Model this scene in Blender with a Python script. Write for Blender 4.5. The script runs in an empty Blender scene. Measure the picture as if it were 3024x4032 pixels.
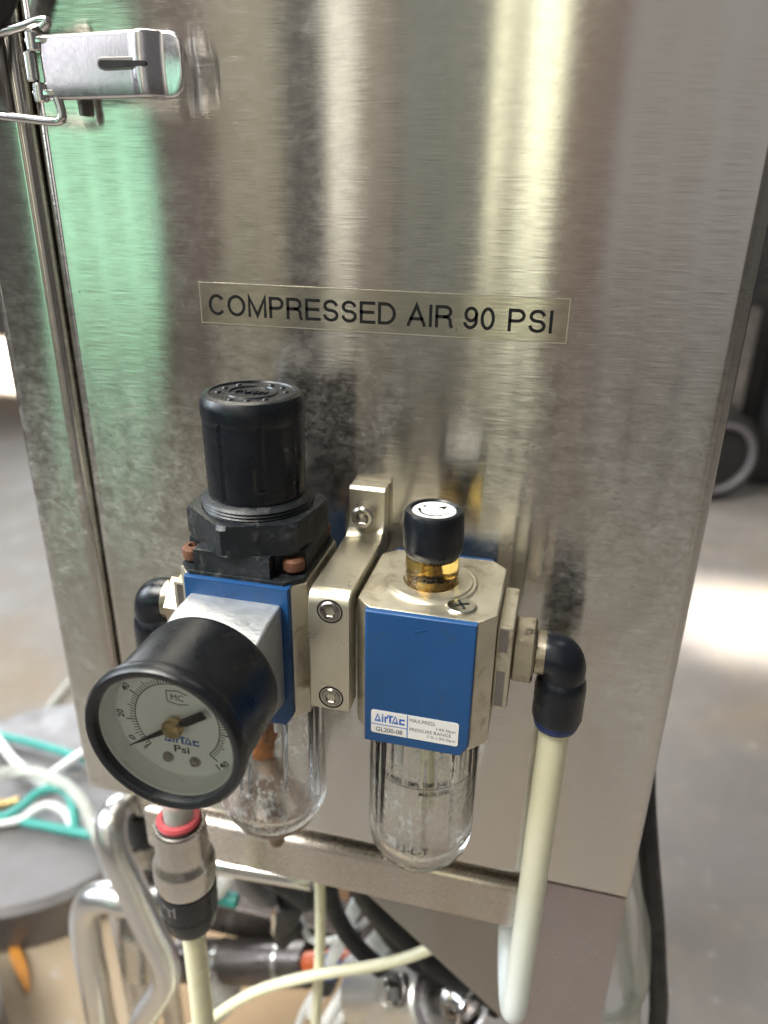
import bpy, bmesh, math, random
from mathutils import Vector, Matrix
random.seed(7)
S = 0.001                     # all lengths below are written in millimetres
sc = bpy.context.scene
col = sc.collection
PI = math.pi

# ------------------------------------------------------------------ camera
def cam_matrix(pos, pitch, yaw, roll):
    p, y, r = (math.radians(v) for v in (pitch, yaw, roll))
    fwd = Vector((-math.sin(y)*math.cos(p), math.cos(y)*math.cos(p), -math.sin(p)))
    right = Vector((math.cos(y), math.sin(y), 0))
    down = fwd.cross(right)
    r2 = math.cos(r)*right + math.sin(r)*down
    d2 = -math.sin(r)*right + math.cos(r)*down
    m = Matrix((r2, -d2, -fwd)).transposed().to_4x4()
    m.translation = Vector(pos)*S
    return m
cd = bpy.data.cameras.new('camera')
cam = bpy.data.objects.new('camera', cd); col.objects.link(cam)
cam.matrix_world = cam_matrix((57, -220, 700), 23.45, 13.42, -0.92)
cd.sensor_fit = 'VERTICAL'; cd.sensor_height = 36; cd.lens = 26.0
cd.clip_start = 0.01; cd.clip_end = 60
cd.dof.use_dof = True; cd.dof.focus_distance = 0.214; cd.dof.aperture_fstop = 9.0
sc.camera = cam

# ------------------------------------------------------------------ world, lamps, exposure
w = bpy.data.worlds.new('World'); sc.world = w; w.use_nodes = True
bg = w.node_tree.nodes['Background']
bg.inputs[0].default_value = (0.92, 0.90, 0.88, 1); bg.inputs[1].default_value = 0.095
def area(name, loc, target, sx, sy, radiance, color, spread=180):
    l = bpy.data.lights.new(name, 'AREA'); l.shape = 'RECTANGLE'
    l.size = sx*S; l.size_y = sy*S; l.color = color
    l.energy = radiance*PI*(sx*S)*(sy*S); l.spread = math.radians(spread)
    o = bpy.data.objects.new(name, l); col.objects.link(o)
    o.location = Vector(loc)*S
    d = (Vector(target)-Vector(loc)).normalized()
    o.rotation_euler = d.to_track_quat('-Z', 'Y').to_euler()
    return o
def door(name, x0, x1, z0, z1, radiance, color, y=-2000):  # upright lamp panel, used for openings and for added band lamps
    return area(name, ((x0+x1)/2, y, (z0+z1)/2), ((x0+x1)/2, 0, (z0+z1)/2), x1-x0, z1-z0, radiance, color)
# daylight from the open side of the workshop (left), its back door, a skylight overhead, and an added front fill
area('daylight_side', (-2300, -350, 1700), (0, 0, 600), 1500, 1500, 1.2, (0.84, 0.93, 1.0), 64)
area('daylight_back', (-1500, 1900, 1000), (0, 60, 330), 1400, 1200, 2.6, (0.90, 0.96, 1.0), 110)
area('skylight', (300, 1500, 3200), (150, 900, 0), 2600, 2600, 2.1, (1.0, 0.95, 0.89))
area('front_fill', (-1200, -1000, 2900), (0, 0, 550), 1500, 1500, 2.3, (1.0, 0.97, 0.90), 60)  # added fill lamp aimed at the air units to brighten their fronts
# bright openings in the opposite wall; green and dim strips added for mirrored bands
door('band_lamp_a', -1610, -1218, 300, 1080, 1.3, (0.48, 1.0, 0.70))
door('band_lamp_b', -1205, -1012, 300, 2400, 0.075, (1.0, 0.58, 0.44))
door('band_lamp_c', -1005, -795, 300, 2400, 0.25, (1.0, 0.90, 0.64))
door('opening_d', -660, -576, 500, 2400, 1.15, (1.0, 0.97, 0.84))
door('band_lamp_e', -570, -460, 300, 2400, 0.20, (1.0, 0.86, 0.66))
door('band_lamp_f', -450, -215, 300, 2400, 0.15, (0.98, 1.0, 0.84))
door('opening_g', -205, -155, 500, 2400, 1.3, (1.0, 0.98, 0.70))
door('opening_h', -150, -122, 500, 2400, 0.65, (1.0, 0.97, 0.70))
door('opening_i', -116, -18, 500, 2400, 1.7, (1.0, 1.0, 0.74))
door('band_lamp_j', -8, 130, 300, 2400, 0.15, (1.0, 0.68, 0.55))
door('band_lamp_k', 131, 900, 300, 2400, 0.23, (1.0, 0.95, 0.92))
door('latch_fill', -2650, -2050, 600, 2200, 1.3, (0.97, 0.95, 1.0))  # added lamp that gives the latch lever a white reflection
# sunlight falling on the floor through the roof, right and far left
area('sun_patch_right', (520, 1055, 1500), (520, 1055, 0), 420, 240, 5.0, (1.0, 0.96, 0.88), 8)
area('sun_patch_left', (-2300, 2500, 1500), (-2300, 2500, 0), 1300, 900, 14.0, (1.0, 0.95, 0.85), 6)
vs = sc.view_settings
vs.view_transform = 'Standard'; vs.look = 'None'; vs.exposure = 0.45; vs.gamma = 1.0; vs.use_curve_mapping = False
sc.render.engine = 'CYCLES'
sc.cycles.use_denoising = True
sc.cycles.denoising_input_passes = 'RGB_ALBEDO'
sc.cycles.max_bounces = 14; sc.cycles.transmission_bounces = 12; sc.cycles.transparent_max_bounces = 16
sc.cycles.sample_clamp_indirect = 6.0

# ------------------------------------------------------------------ materials
class N:
    def __init__(self, name):
        self.m = bpy.data.materials.new(name); self.m.use_nodes = True
        self.t = self.m.node_tree; self.n = self.t.nodes; self.l = self.t.links
        self.b = self.n['Principled BSDF']; self.out = self.n['Material Output']
    def add(self, kind, **kw):
        nd = self.n.new(kind)
        for k, v in kw.items(): setattr(nd, k, v)
        return nd
    def link(self, a, b): self.l.new(a, b)
    def coord(self, scale=(1, 1, 1), rot=(0, 0, 0), world=False):
        mp = self.add('ShaderNodeMapping'); mp.inputs['Scale'].default_value = scale; mp.inputs['Rotation'].default_value = rot
        if world: self.link(self.add('ShaderNodeNewGeometry').outputs['Position'], mp.inputs[0])
        else: self.link(self.add('ShaderNodeTexCoord').outputs['Object'], mp.inputs[0])
        return mp.outputs[0]
    def noise(self, co, scale=1, detail=4, rough=0.55, dist=0.0):
        n = self.add('ShaderNodeTexNoise'); self.link(co, n.inputs['Vector'])
        n.inputs['Scale'].default_value = scale; n.inputs['Detail'].default_value = detail
        n.inputs['Roughness'].default_value = rough; n.inputs['Distortion'].default_value = dist
        return n.outputs['Fac']
    def rng(self, v, a, b, c, d):
        r = self.add('ShaderNodeMapRange'); self.link(v, r.inputs[0])
        for i, x in enumerate((a, b, c, d)): r.inputs[i+1].default_value = x
        return r.outputs[0]
    def math(self, op, a, b=None):
        m = self.add('ShaderNodeMath', operation=op)
        for i, x in enumerate((a, b)):
            if x is None: continue
            if isinstance(x, (int, float)): m.inputs[i].default_value = x
            else: self.link(x, m.inputs[i])
        return m.outputs[0]
    def mix(self, f, a, b):
        m = self.add('ShaderNodeMix', data_type='RGBA')
        if isinstance(f, (int, float)): m.inputs[0].default_value = f
        else: self.link(f, m.inputs[0])
        for i, x in ((6, a), (7, b)):
            if isinstance(x, tuple): m.inputs[i].default_value = (*x[:3], 1)
            else: self.link(x, m.inputs[i])
        return m.outputs[2]
    def set(self, **kw):
        for k, v in kw.items():
            s = self.b.inputs[k.replace('_', ' ')]
            if isinstance(v, tuple): s.default_value = (*v[:3], 1) if s.type == 'RGBA' else v
            elif isinstance(v, (int, float)): s.default_value = v
            else: self.link(v, s)
    def bump(self, h, strength=0.3, dist=0.0002):
        b = self.add('ShaderNodeBump'); b.inputs['Strength'].default_value = strength; b.inputs['Distance'].default_value = dist
        self.link(h, b.inputs['Height']); self.link(b.outputs[0], self.b.inputs['Normal'])
        return b

def worn(name, base, rough, metal=0.0, var=0.18, rvar=0.12, scale=90, dirt=None, dirt_amt=0.0, bump=0.05, bscale=900, **kw):
    """plain surface whose colour, gloss and relief vary with noise; dirt is a second colour in blotches"""
    n = N(name); co = n.coord()
    a = n.noise(co, scale, 5, 0.6)
    d = tuple(c*(1-var) for c in base); u = tuple(min(1, c*(1+var)) for c in base)
    c = n.mix(n.rng(a, 0.3, 0.7, 0, 1), d, u)
    if dirt:
        e = n.noise(co, scale*1.7, 6, 0.7, 0.6)
        c = n.mix(n.rng(e, 0.62-dirt_amt*0.3, 0.8-dirt_amt*0.3, 0, 0.85), c, dirt)
    n.set(Base_Color=c, Metallic=metal)
    n.set(Roughness=n.rng(n.noise(co, scale*2.3, 4), 0.3, 0.7, max(0.02, rough-rvar), min(1, rough+rvar)))
    if bump: n.bump(n.noise(co, bscale, 3), bump, 0.0003)
    n.set(**kw)
    return n.m

def brushed(name, base, rough=0.13, along='X', jitter=0.2, stain=1.0, tint=None, hazy=1.0, zhaze=None):
    """steel sheet brushed along one axis: normals scatter across the brush lines, stains and haze in blotches"""
    n = N(name)
    co = n.coord(world=True)
    ix = 2 if along == 'X' else 0
    f1 = n.noise(n.coord((90, 90, 52000) if along == 'X' else (52000, 90, 90), world=True), 1, 1, 0.6)
    f2 = n.noise(n.coord((55, 55, 7000) if along == 'X' else (7000, 55, 55), world=True), 1, 2, 0.7)
    j = n.math('ADD', n.math('MULTIPLY', n.math('SUBTRACT', f1, 0.5), jitter*4.6), n.math('MULTIPLY', n.math('SUBTRACT', f2, 0.5), jitter*0.05))
    cx = n.add('ShaderNodeCombineXYZ'); n.link(j, cx.inputs[ix])
    g = n.add('ShaderNodeNewGeometry')
    va = n.add('ShaderNodeVectorMath', operation='ADD'); n.link(g.outputs['Normal'], va.inputs[0]); n.link(cx.outputs[0], va.inputs[1])
    vn = n.add('ShaderNodeVectorMath', operation='NORMALIZE'); n.link(va.outputs[0], vn.inputs[0])
    n.link(vn.outputs[0], n.b.inputs['Normal'])
    # stains: cloudy patches of film, whitish water marks (more of them low down), fine specks
    cl = n.noise(n.coord((1, 1, 0.7), world=True), 15, 6, 0.6, 0.4)
    fi = n.noise(n.coord((1, 1, 1.5), world=True), 150, 6, 0.75)
    ma = n.math('MULTIPLY', n.rng(cl, 0.36, 0.64, 0, 1), n.rng(fi, 0.30, 0.72, 0, 1))
    gr_ = n.noise(n.coord((1, 1, 1.6), world=True), 480, 3, 0.6)
    ma = n.math('MULTIPLY', ma, n.rng(gr_, 0.36, 0.64, 0.55, 1.2))
    if zhaze:
        sp_ = n.add('ShaderNodeSeparateXYZ'); n.link(n.add('ShaderNodeNewGeometry').outputs['Position'], sp_.inputs[0])
        wob = n.math('ADD', sp_.outputs[2], n.math('MULTIPLY', n.math('SUBTRACT', cl, 0.5), 0.16))
        ma = n.math('MULTIPLY', ma, n.rng(wob, zhaze[0]*S, zhaze[1]*S, 0.2, 1.0))
    br = n.noise(n.coord((1.6, 1, 0.5), world=True), 11, 4, 0.6)
    c = n.mix(n.rng(br, 0.45, 0.7, 0, 0.6*stain), base, tint or (base[0]*0.88, base[1]*0.77, base[2]*0.68))
    c = n.mix(n.math('MULTIPLY', ma, 0.6*hazy), c, (0.70, 0.70, 0.69))
    if zhaze:   # long slanting scratches
        sc1 = n.noise(n.coord((5, 5, 700), (0, math.radians(33), 0), world=True), 1, 2, 0.5)
        c = n.mix(n.rng(sc1, 0.74, 0.80, 0, 0.35), c, (0.72, 0.66, 0.60))
    sp = n.noise(co, 420, 2, 0.5)
    c = n.mix(n.rng(sp, 0.76, 0.79, 0, 0.7), c, (0.12, 0.08, 0.05))
    n.set(Base_Color=c, Metallic=n.math('SUBTRACT', 1.0, n.math('MULTIPLY', ma, 0.30*hazy)))
    n.set(Roughness=n.math('ADD', n.rng(fi, 0.3, 0.7, rough-0.02, rough+0.03), n.math('MULTIPLY', ma, 0.16*hazy)), Anisotropic=0.95)
    tg = n.add('ShaderNodeCombineXYZ'); tg.inputs[ix].default_value = 1.0
    n.link(tg.outputs[0], n.b.inputs['Tangent'])
    return n.m

def clear(name, color=(0.97, 0.98, 0.97), rough=0.02, ior=1.5, bump=None):
    n = N(name); n.set(Base_Color=color, Roughness=rough, IOR=ior, Transmission_Weight=1.0)
    if bump:
        z0, z1, st, scl = bump
        p = n.add('ShaderNodeNewGeometry'); sx = n.add('ShaderNodeSeparateXYZ'); n.link(p.outputs['Position'], sx.inputs[0])
        mask = n.math('MULTIPLY', n.rng(sx.outputs[2], z1*S, (z1-4)*S, 0, 1), n.rng(sx.outputs[2], (z0-1)*S, z0*S, 0, 1))
        h = n.math('MULTIPLY', n.noise(n.coord(world=True), scl, 3, 0.6, 0.8), mask)
        n.bump(h, st, 0.0012)
    return n.m

def thin_glass(name, tint=(1, 1, 1), spec=0.06):
    """a thin pane: mostly see-through, with a Fresnel reflection"""
    n = N(name)
    tr = n.add('ShaderNodeBsdfTransparent'); tr.inputs[0].default_value = (*tint, 1)
    gl = n.add('ShaderNodeBsdfGlossy'); gl.inputs['Roughness'].default_value = 0.04
    fr = n.add('ShaderNodeFresnel'); fr.inputs[0].default_value = 1.45
    mx = n.add('ShaderNodeMixShader'); n.link(fr.outputs[0], mx.inputs[0]); n.link(tr.outputs[0], mx.inputs[1]); n.link(gl.outputs[0], mx.inputs[2])
    n.link(mx.outputs[0], n.out.inputs['Surface'])
    return n.m

M = {}
M['steel'] = brushed('brushed_steel', (0.62, 0.60, 0.55), 0.115, jitter=0.20, stain=0.75, hazy=1.0, zhaze=(680, 610))
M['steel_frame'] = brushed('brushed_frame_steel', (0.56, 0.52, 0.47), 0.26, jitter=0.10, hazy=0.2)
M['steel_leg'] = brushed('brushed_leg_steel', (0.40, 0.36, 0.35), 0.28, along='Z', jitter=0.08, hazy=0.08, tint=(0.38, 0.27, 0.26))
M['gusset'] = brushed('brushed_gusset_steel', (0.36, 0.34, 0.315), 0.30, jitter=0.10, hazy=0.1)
M['tape'] = brushed('label_tape_gold', (0.56, 0.54, 0.45), 0.15, stain=0.3, hazy=0.1)
M['tape_edge'] = worn('tape_edge', (0.34, 0.32, 0.25), 0.4, 0.5, var=0.1, bump=0)
M['ink'] = worn('black_ink', (0.008, 0.008, 0.008), 0.7, bump=0, Specular_IOR_Level=0.2)
M['ink_blue'] = worn('blue_ink', (0.03, 0.12, 0.45), 0.45, bump=0)
M['ink_grey'] = worn('grey_ink', (0.10, 0.10, 0.10), 0.5, bump=0)
M['cast'] = worn('satin_cast_aluminium', (0.62, 0.58, 0.47), 0.42, 0.85, var=0.08, scale=60, dirt=(0.30, 0.24, 0.15), dirt_amt=0.30, bump=0.10, bscale=2200)
M['zinc'] = worn('grey_cast_zinc', (0.50, 0.52, 0.53), 0.40, 0.7, var=0.12, scale=120, bump=0.5, bscale=700)
M['anod'] = worn('champagne_bracket', (0.66, 0.62, 0.50), 0.36, 0.9, var=0.06, scale=40, dirt=(0.40, 0.34, 0.24), dirt_amt=0.02, bump=0.08, bscale=2500)
M['blue'] = worn('blue_plastic', (0.008, 0.064, 0.195), 0.40, var=0.10, scale=50, dirt=(0.03, 0.06, 0.12), dirt_amt=0.12, bump=0.06, bscale=2600)
M['black'] = worn('black_plastic', (0.005, 0.007, 0.011), 0.30, var=0.3, scale=80, bump=0.05, bscale=1500)
M['dusty'] = worn('dusty_black_plastic', (0.010, 0.013, 0.016), 0.42, var=0.3, scale=120, dirt=(0.09, 0.088, 0.085), dirt_amt=0.30, bump=0.2, bscale=900)
M['gauge'] = worn('black_enamel', (0.007, 0.008, 0.010), 0.33, var=0.3, rvar=0.12, scale=70, dirt=(0.05, 0.045, 0.035), dirt_amt=0.12, bump=0.12, bscale=500)
M['rubber'] = worn('black_rubber', (0.014, 0.014, 0.015), 0.55, var=0.3, scale=60, bump=0.1)
M['dial'] = worn('dial_white', (0.90, 0.90, 0.87), 0.5, var=0.03, scale=60, dirt=(0.62, 0.56, 0.40), dirt_amt=-0.06, bump=0)
M['white'] = worn('white_print', (0.80, 0.79, 0.76), 0.5, var=0.04, bump=0)
M['sticker'] = worn('white_sticker', (0.74, 0.73, 0.71), 0.45, var=0.04, bump=0)
M['brass'] = worn('brass', (0.58, 0.43, 0.20), 0.28, 1.0, var=0.1, scale=300, bump=0.03)
M['fitting'] = worn('tarnished_brass_nickel', (0.44, 0.39, 0.30), 0.34, 1.0, var=0.15, scale=120, dirt=(0.22, 0.17, 0.11), dirt_amt=0.2, bump=0.08)
M['nickel'] = worn('nickel_plate', (0.60, 0.57, 0.52), 0.26, 1.0, var=0.06, rvar=0.04, scale=90, bump=0.0)
M['chrome'] = worn('bright_steel', (0.74, 0.73, 0.72), 0.14, 1.0, var=0.06, scale=200, rvar=0.06, bump=0.06, bscale=1600)
M['screw'] = worn('screw_steel', (0.42, 0.39, 0.35), 0.32, 1.0, var=0.2, scale=400, dirt=(0.16, 0.09, 0.05), dirt_amt=0.2, bump=0.1)
M['rust'] = worn('rusty_screw', (0.15, 0.062, 0.034), 0.75, 0.1, var=0.35, scale=500, bump=0.4)
M['hole'] = worn('dark_recess', (0.01, 0.01, 0.01), 0.8, bump=0)
M['amber'] = clear('amber_sight_glass', (0.80, 0.62, 0.22), 0.10, 1.45)
M['bowl'] = clear('clear_polycarbonate', (0.95, 0.96, 0.95), 0.02, 1.5)
M['bowl_in'] = clear('misted_polycarbonate', (0.95, 0.96, 0.95), 0.03, 1.5)
M['pane'] = thin_glass('gauge_pane')
M['nylon'] = worn('yellowed_nylon', (0.80, 0.77, 0.55), 0.34, var=0.05, scale=30, bump=0.03, Subsurface_Weight=0.35, Subsurface_Radius=(0.006, 0.006, 0.004), Subsurface_Scale=1.0)
M['nylon_w'] = worn('milky_nylon', (0.90, 0.92, 0.91), 0.32, var=0.05, scale=30, bump=0.03, Subsurface_Weight=0.4, Subsurface_Radius=(0.006, 0.006, 0.006), Subsurface_Scale=1.0)
M['hose_clear'] = worn('clear_hose', (0.80, 0.82, 0.76), 0.16, var=0.03, rvar=0.03, scale=20, bump=0, Transmission_Weight=0.6, IOR=1.25)
M['teal'] = worn('teal_tube', (0.05, 0.36, 0.32), 0.35, var=0.1, bump=0.03)
M['red'] = worn('red_plastic', (0.40, 0.055, 0.065), 0.4, var=0.1, bump=0.03)
M['orange'] = worn('orange_plastic', (0.55, 0.11, 0.03), 0.4, var=0.1, bump=0.03)
M['bluering'] = worn('blue_ring_plastic', (0.03, 0.10, 0.50), 0.35, bump=0.02)
M['navy'] = worn('navy_ring_plastic', (0.008, 0.025, 0.10), 0.4, bump=0.02)
M['pipe'] = worn('satin_pipe_steel', (0.70, 0.69, 0.68), 0.30, 1.0, var=0.03, rvar=0.03, scale=20, bump=0.0)
M['darksteel'] = worn('dull_dark_steel', (0.30, 0.28, 0.27), 0.42, 1.0, var=0.15, scale=40, bump=0.1)
M['alu'] = worn('machined_aluminium', (0.74, 0.73, 0.71), 0.36, 1.0, var=0.03, rvar=0.04, scale=30, bump=0.0)
M['plate'] = worn('scuffed_grey_plate', (0.21, 0.20, 0.20), 0.5, 0.6, var=0.12, scale=14, dirt=(0.27, 0.26, 0.26), dirt_amt=-0.05, bump=0.1, bscale=200)
M['leafy'] = worn('dry_leaf', (0.50, 0.21, 0.03), 0.6, var=0.2, scale=60, dirt=(0.20, 0.09, 0.03), dirt_amt=0.1, bump=0.2)
M['board'] = worn('tan_cardboard', (0.30, 0.205, 0.115), 0.8, var=0.15, scale=9, dirt=(0.16, 0.10, 0.05), dirt_amt=0.05, bump=0.1, bscale=300)
M['cylinder'] = worn('brown_barrel', (0.15, 0.13, 0.12), 0.35, 0.8, var=0.2, scale=40, bump=0.05)
M['latch'] = worn('plated_latch', (0.78, 0.76, 0.78), 0.22, 1.0, var=0.03, scale=300, rvar=0.04, bump=0.06, bscale=1800)
M['filter'] = worn('rusty_filter', (0.42, 0.15, 0.03), 0.7, var=0.4, scale=160, dirt=(0.10, 0.05, 0.04), dirt_amt=0.35, bump=0.4)
M['drain'] = worn('brown_drain', (0.22, 0.13, 0.07), 0.45, var=0.3, scale=200, bump=0.1)
M['machine'] = worn('dark_machine_paint', (0.035, 0.034, 0.034), 0.5, var=0.4, scale=6, dirt=(0.10, 0.085, 0.06), dirt_amt=0.1, bump=0.05)
M['tyre'] = worn('grey_tyre', (0.20, 0.185, 0.20), 0.6, var=0.1, scale=10, bump=0.05)
def tube_light_tint():
    n = N('nylon_light_tint'); sx = n.add('ShaderNodeSeparateXYZ'); n.link(n.add('ShaderNodeNewGeometry').outputs['Position'], sx.inputs[0])
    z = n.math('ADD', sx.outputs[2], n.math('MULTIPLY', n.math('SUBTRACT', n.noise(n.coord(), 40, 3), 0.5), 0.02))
    n.set(Base_Color=n.mix(n.rng(z, 0.40, 0.52, 0, 1), (0.72, 0.77, 0.77), (0.74, 0.71, 0.50)), Roughness=0.33, Subsurface_Weight=0.35, Subsurface_Radius=(0.006, 0.006, 0.005), Subsurface_Scale=1.0)  # warm top and cool daylit bottom painted into the colour by height
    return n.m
M['light_tint'] = tube_light_tint()
def mist(z0, z1):
    """water droplets clinging to the inside of a bowl: see-through with whitish beads"""
    n = N('condensation'); co = n.coord(world=True)
    sx = n.add('ShaderNodeSeparateXYZ'); n.link(n.add('ShaderNodeNewGeometry').outputs['Position'], sx.inputs[0])
    a = n.noise(n.coord((1, 1, 0.55), world=True), 520, 4, 0.65, 0.5); b = n.noise(co, 90, 3)
    m = n.math('MULTIPLY', n.rng(a, 0.50, 0.60, 0, 1), n.rng(b, 0.36, 0.56, 0.25, 1.0))
    m = n.math('MULTIPLY', m, n.math('MULTIPLY', n.rng(sx.outputs[2], z1*S, (z1-7)*S, 0, 1), n.rng(sx.outputs[2], z0*S, (z0+2)*S, 0, 1)))
    n.set(Base_Color=(0.92, 0.93, 0.93), Roughness=0.12, Alpha=n.math('ADD', n.math('MULTIPLY', m, 0.85), 0.06)); n.bump(a, 0.6, 0.001)
    return n.m
M['mist_gr'] = mist(492, 527); M['mist_gl'] = mist(500, 527)
def concrete():
    n = N('worn_concrete'); co = n.coord(world=True)
    a = n.noise(co, 2.2, 6, 0.62); b = n.noise(co, 14, 6, 0.7); c = n.noise(co, 55, 4, 0.6)
    k = n.mix(n.rng(a, 0.35, 0.65, 0, 1), (0.19, 0.172, 0.155), (0.26, 0.24, 0.222))
    k = n.mix(n.rng(b, 0.48, 0.72, 0, 0.55), k, (0.31, 0.265, 0.215))
    w_ = n.noise(n.coord((1, 1, 1), world=True), 3.1, 3, 0.5)
    k = n.mix(n.rng(w_, 0.52, 0.66, 0, 0.6), k, (0.26, 0.195, 0.12))
    dn = n.add('ShaderNodeVectorMath', operation='DISTANCE'); n.link(n.add('ShaderNodeNewGeometry').outputs['Position'], dn.inputs[0]); dn.inputs[1].default_value = (-0.28, 0.12, 0)
    dd = n.math('ADD', dn.outputs['Value'], n.math('MULTIPLY', n.math('SUBTRACT', b, 0.5), 0.35))
    k = n.mix(n.rng(dd, 0.20, 0.36, 0.85, 0), k, (0.33, 0.255, 0.165))
    k = n.mix(n.rng(c, 0.62, 0.70, 0, 0.7), k, (0.36, 0.34, 0.32))
    k = n.mix(n.rng(n.noise(co, 38, 3), 0.70, 0.76, 0, 0.7), k, (0.10, 0.09, 0.08))
    n.set(Base_Color=k, Roughness=n.rng(b, 0.3, 0.7, 0.55, 0.85)); n.bump(c, 0.3, 0.002)
    return n.m
M['floor'] = concrete()

# ------------------------------------------------------------------ mesh helpers (world millimetres)
def loc_of(o):
    v = Vector((0, 0, 0))
    while o is not None: v += o.location; o = o.parent
    return v
def finish(name, bm, mat, parent=None, smooth=True, angle=38, origin=None):
    org = loc_of(parent) if parent else (Vector(origin)*S if origin else Vector((0, 0, 0)))
    bmesh.ops.remove_doubles(bm, verts=bm.verts, dist=1e-5)
    bmesh.ops.recalc_face_normals(bm, faces=bm.faces)
    for v in bm.verts: v.co = v.co*S - org
    me = bpy.data.meshes.new(name); bm.to_mesh(me); bm.free()
    me.materials.append(mat if not isinstance(mat, str) else M[mat])
    if smooth:
        me.polygons.foreach_set('use_smooth', [True]*len(me.polygons)); me.set_sharp_from_angle(angle=math.radians(angle))
    o = bpy.data.objects.new(name, me); col.objects.link(o)
    if smooth:
        wn = o.modifiers.new('weighted', 'WEIGHTED_NORMAL'); wn.keep_sharp = True; wn.weight = 80
    if parent: o.parent = parent
    elif origin: o.location = org
    return o
def tag(o, label, cat, group=None, kind=None):
    if label: o['label'] = label
    if cat: o['category'] = cat
    if group: o['group'] = group
    if kind: o['kind'] = kind
    return o
def thing(name, label, cat, loc, group=None):
    o = bpy.data.objects.new(name, None); col.objects.link(o); o.location = Vector(loc)*S
    o.empty_display_size = 0.01
    return tag(o, label, cat, group)
def BM(): return bmesh.new()
def box(bm, x0, x1, y0, y1, z0, z1, bev=0.0, seg=2, only=None):
    r = bmesh.ops.create_cube(bm, size=1.0)
    for v in r['verts']:
        v.co = Vector(((x0+x1)/2+v.co.x*(x1-x0), (y0+y1)/2+v.co.y*(y1-y0), (z0+z1)/2+v.co.z*(z1-z0)))
    if bev:
        es = {e for v in r['verts'] for e in v.link_edges}
        if only is not None:
            es = {e for e in es if only(e.verts[0].co, e.verts[1].co)}
        bmesh.ops.bevel(bm, geom=list(es), offset=bev, segments=seg, profile=0.5, affect='EDGES')
    return bm
VERT = lambda a, b: abs(a.z-b.z) > 1e-4
def basis(axis):
    a = Vector(axis).normalized()
    u = a.cross(Vector((0, 0, 1)));
    if u.length < 1e-4: u = Vector((1, 0, 0))
    u.normalize(); v = a.cross(u).normalized()
    return a, u, v
def lathe(bm, prof, org=(0, 0, 0), axis=(0, 0, 1), seg=48, closed=False, rfun=None, phase=0.0):
    """prof: list of (radius, distance along axis); radius 0 closes to a point"""
    a, u, v = basis(axis); o = Vector(org); rings = []
    for r, t in prof:
        if r < 1e-6: rings.append([bm.verts.new(o+a*t)]); continue
        ring = []
        for i in range(seg):
            th = 2*PI*i/seg+phase; rr = rfun(r, t, th) if rfun else r
            ring.append(bm.verts.new(o+a*t+(u*math.cos(th)+v*math.sin(th))*rr))
        rings.append(ring)
    pairs = list(zip(rings, rings[1:]))
    if closed: pairs.append((rings[-1], rings[0]))
    for A, B in pairs:
        if len(A) == 1 and len(B) == 1: continue
        for i in range(seg):
            j = (i+1) % seg
            if len(A) == 1: bm.faces.new((A[0], B[i], B[j]))
            elif len(B) == 1: bm.faces.new((A[i], B[0], A[j]))
            else: bm.faces.new((A[i], B[i], B[j], A[j]))
    return bm
def cyl(bm, org, axis, r, h, seg=32, bev=0.3, phase=0.0):
    return lathe(bm, [(0, 0), (r-bev, 0), (r, bev), (r, h-bev), (r-bev, h), (0, h)], org, axis, seg, phase=phase)
def ring(bm, org, axis, r0, r1, h, seg=40):
    return lathe(bm, [(r0, 0), (r1, 0), (r1, h), (r0, h)], org, axis, seg, closed=True)
def spline(pts, n=10):
    P = [Vector(p) for p in pts]; P = [P[0]*2-P[1]]+P+[P[-1]*2-P[-2]]; out = []
    for i in range(1, len(P)-2):
        for k in range(n):
            t = k/n; a, b, c, d = P[i-1:i+3]
            out.append(0.5*((2*b)+(c-a)*t+(2*a-5*b+4*c-d)*t*t+(3*b-a-3*c+d)*t**3))
    out.append(P[-2]); return out
def tube(bm, pts, r, seg=16, smooth=10, hollow=None, cap=True):
    P = spline(pts, smooth) if smooth else [Vector(p) for p in pts]
    t0 = (P[1]-P[0]).normalized(); _, u, v = basis(t0); rings = []
    for i, p in enumerate(P):
        t = (P[min(i+1, len(P)-1)]-P[max(i-1, 0)]).normalized()
        u = (u-t*u.dot(t)).normalized(); v = t.cross(u)
        rr = r(i/(len(P)-1)) if callable(r) else r
        rings.append([bm.verts.new(p+(u*math.cos(2*PI*k/seg)+v*math.sin(2*PI*k/seg))*rr) for k in range(seg)])
    for A, B in zip(rings, rings[1:]):
        for k in range(seg): bm.faces.new((A[k], A[(k+1) % seg], B[(k+1) % seg], B[k]))
    if cap: bm.faces.new(rings[0][::-1]); bm.faces.new(rings[-1])
    return bm
def prism(bm, poly, axis, a0, a1, bev=0.0, seg=2):
    """poly: 2-D points; axis 'x': (y,z), 'y': (x,z), 'z': (x,y)"""
    mk = {'x': lambda p, a: (a, p[0], p[1]), 'y': lambda p, a: (p[0], a, p[1]), 'z': lambda p, a: (p[0], p[1], a)}[axis]
    A = [bm.verts.new(mk(p, a0)) for p in poly]; B = [bm.verts.new(mk(p, a1)) for p in poly]; n = len(poly)
    fs = [bm.faces.new(A), bm.faces.new(B[::-1])]
    for i in range(n): fs.append(bm.faces.new((A[i], B[i], B[(i+1) % n], A[(i+1) % n])))
    bmesh.ops.recalc_face_normals(bm, faces=fs)
    if bev: bmesh.ops.bevel(bm, geom=list({e for f in fs[:2] for e in f.edges}), offset=bev, segments=seg, profile=0.5, affect='EDGES')
    return bm
def arc(cx, cy, r, a0, a1, n=8): return [(cx+r*math.cos(math.radians(a0+(a1-a0)*i/n)), cy+r*math.sin(math.radians(a0+(a1-a0)*i/n))) for i in range(n+1)]
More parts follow.
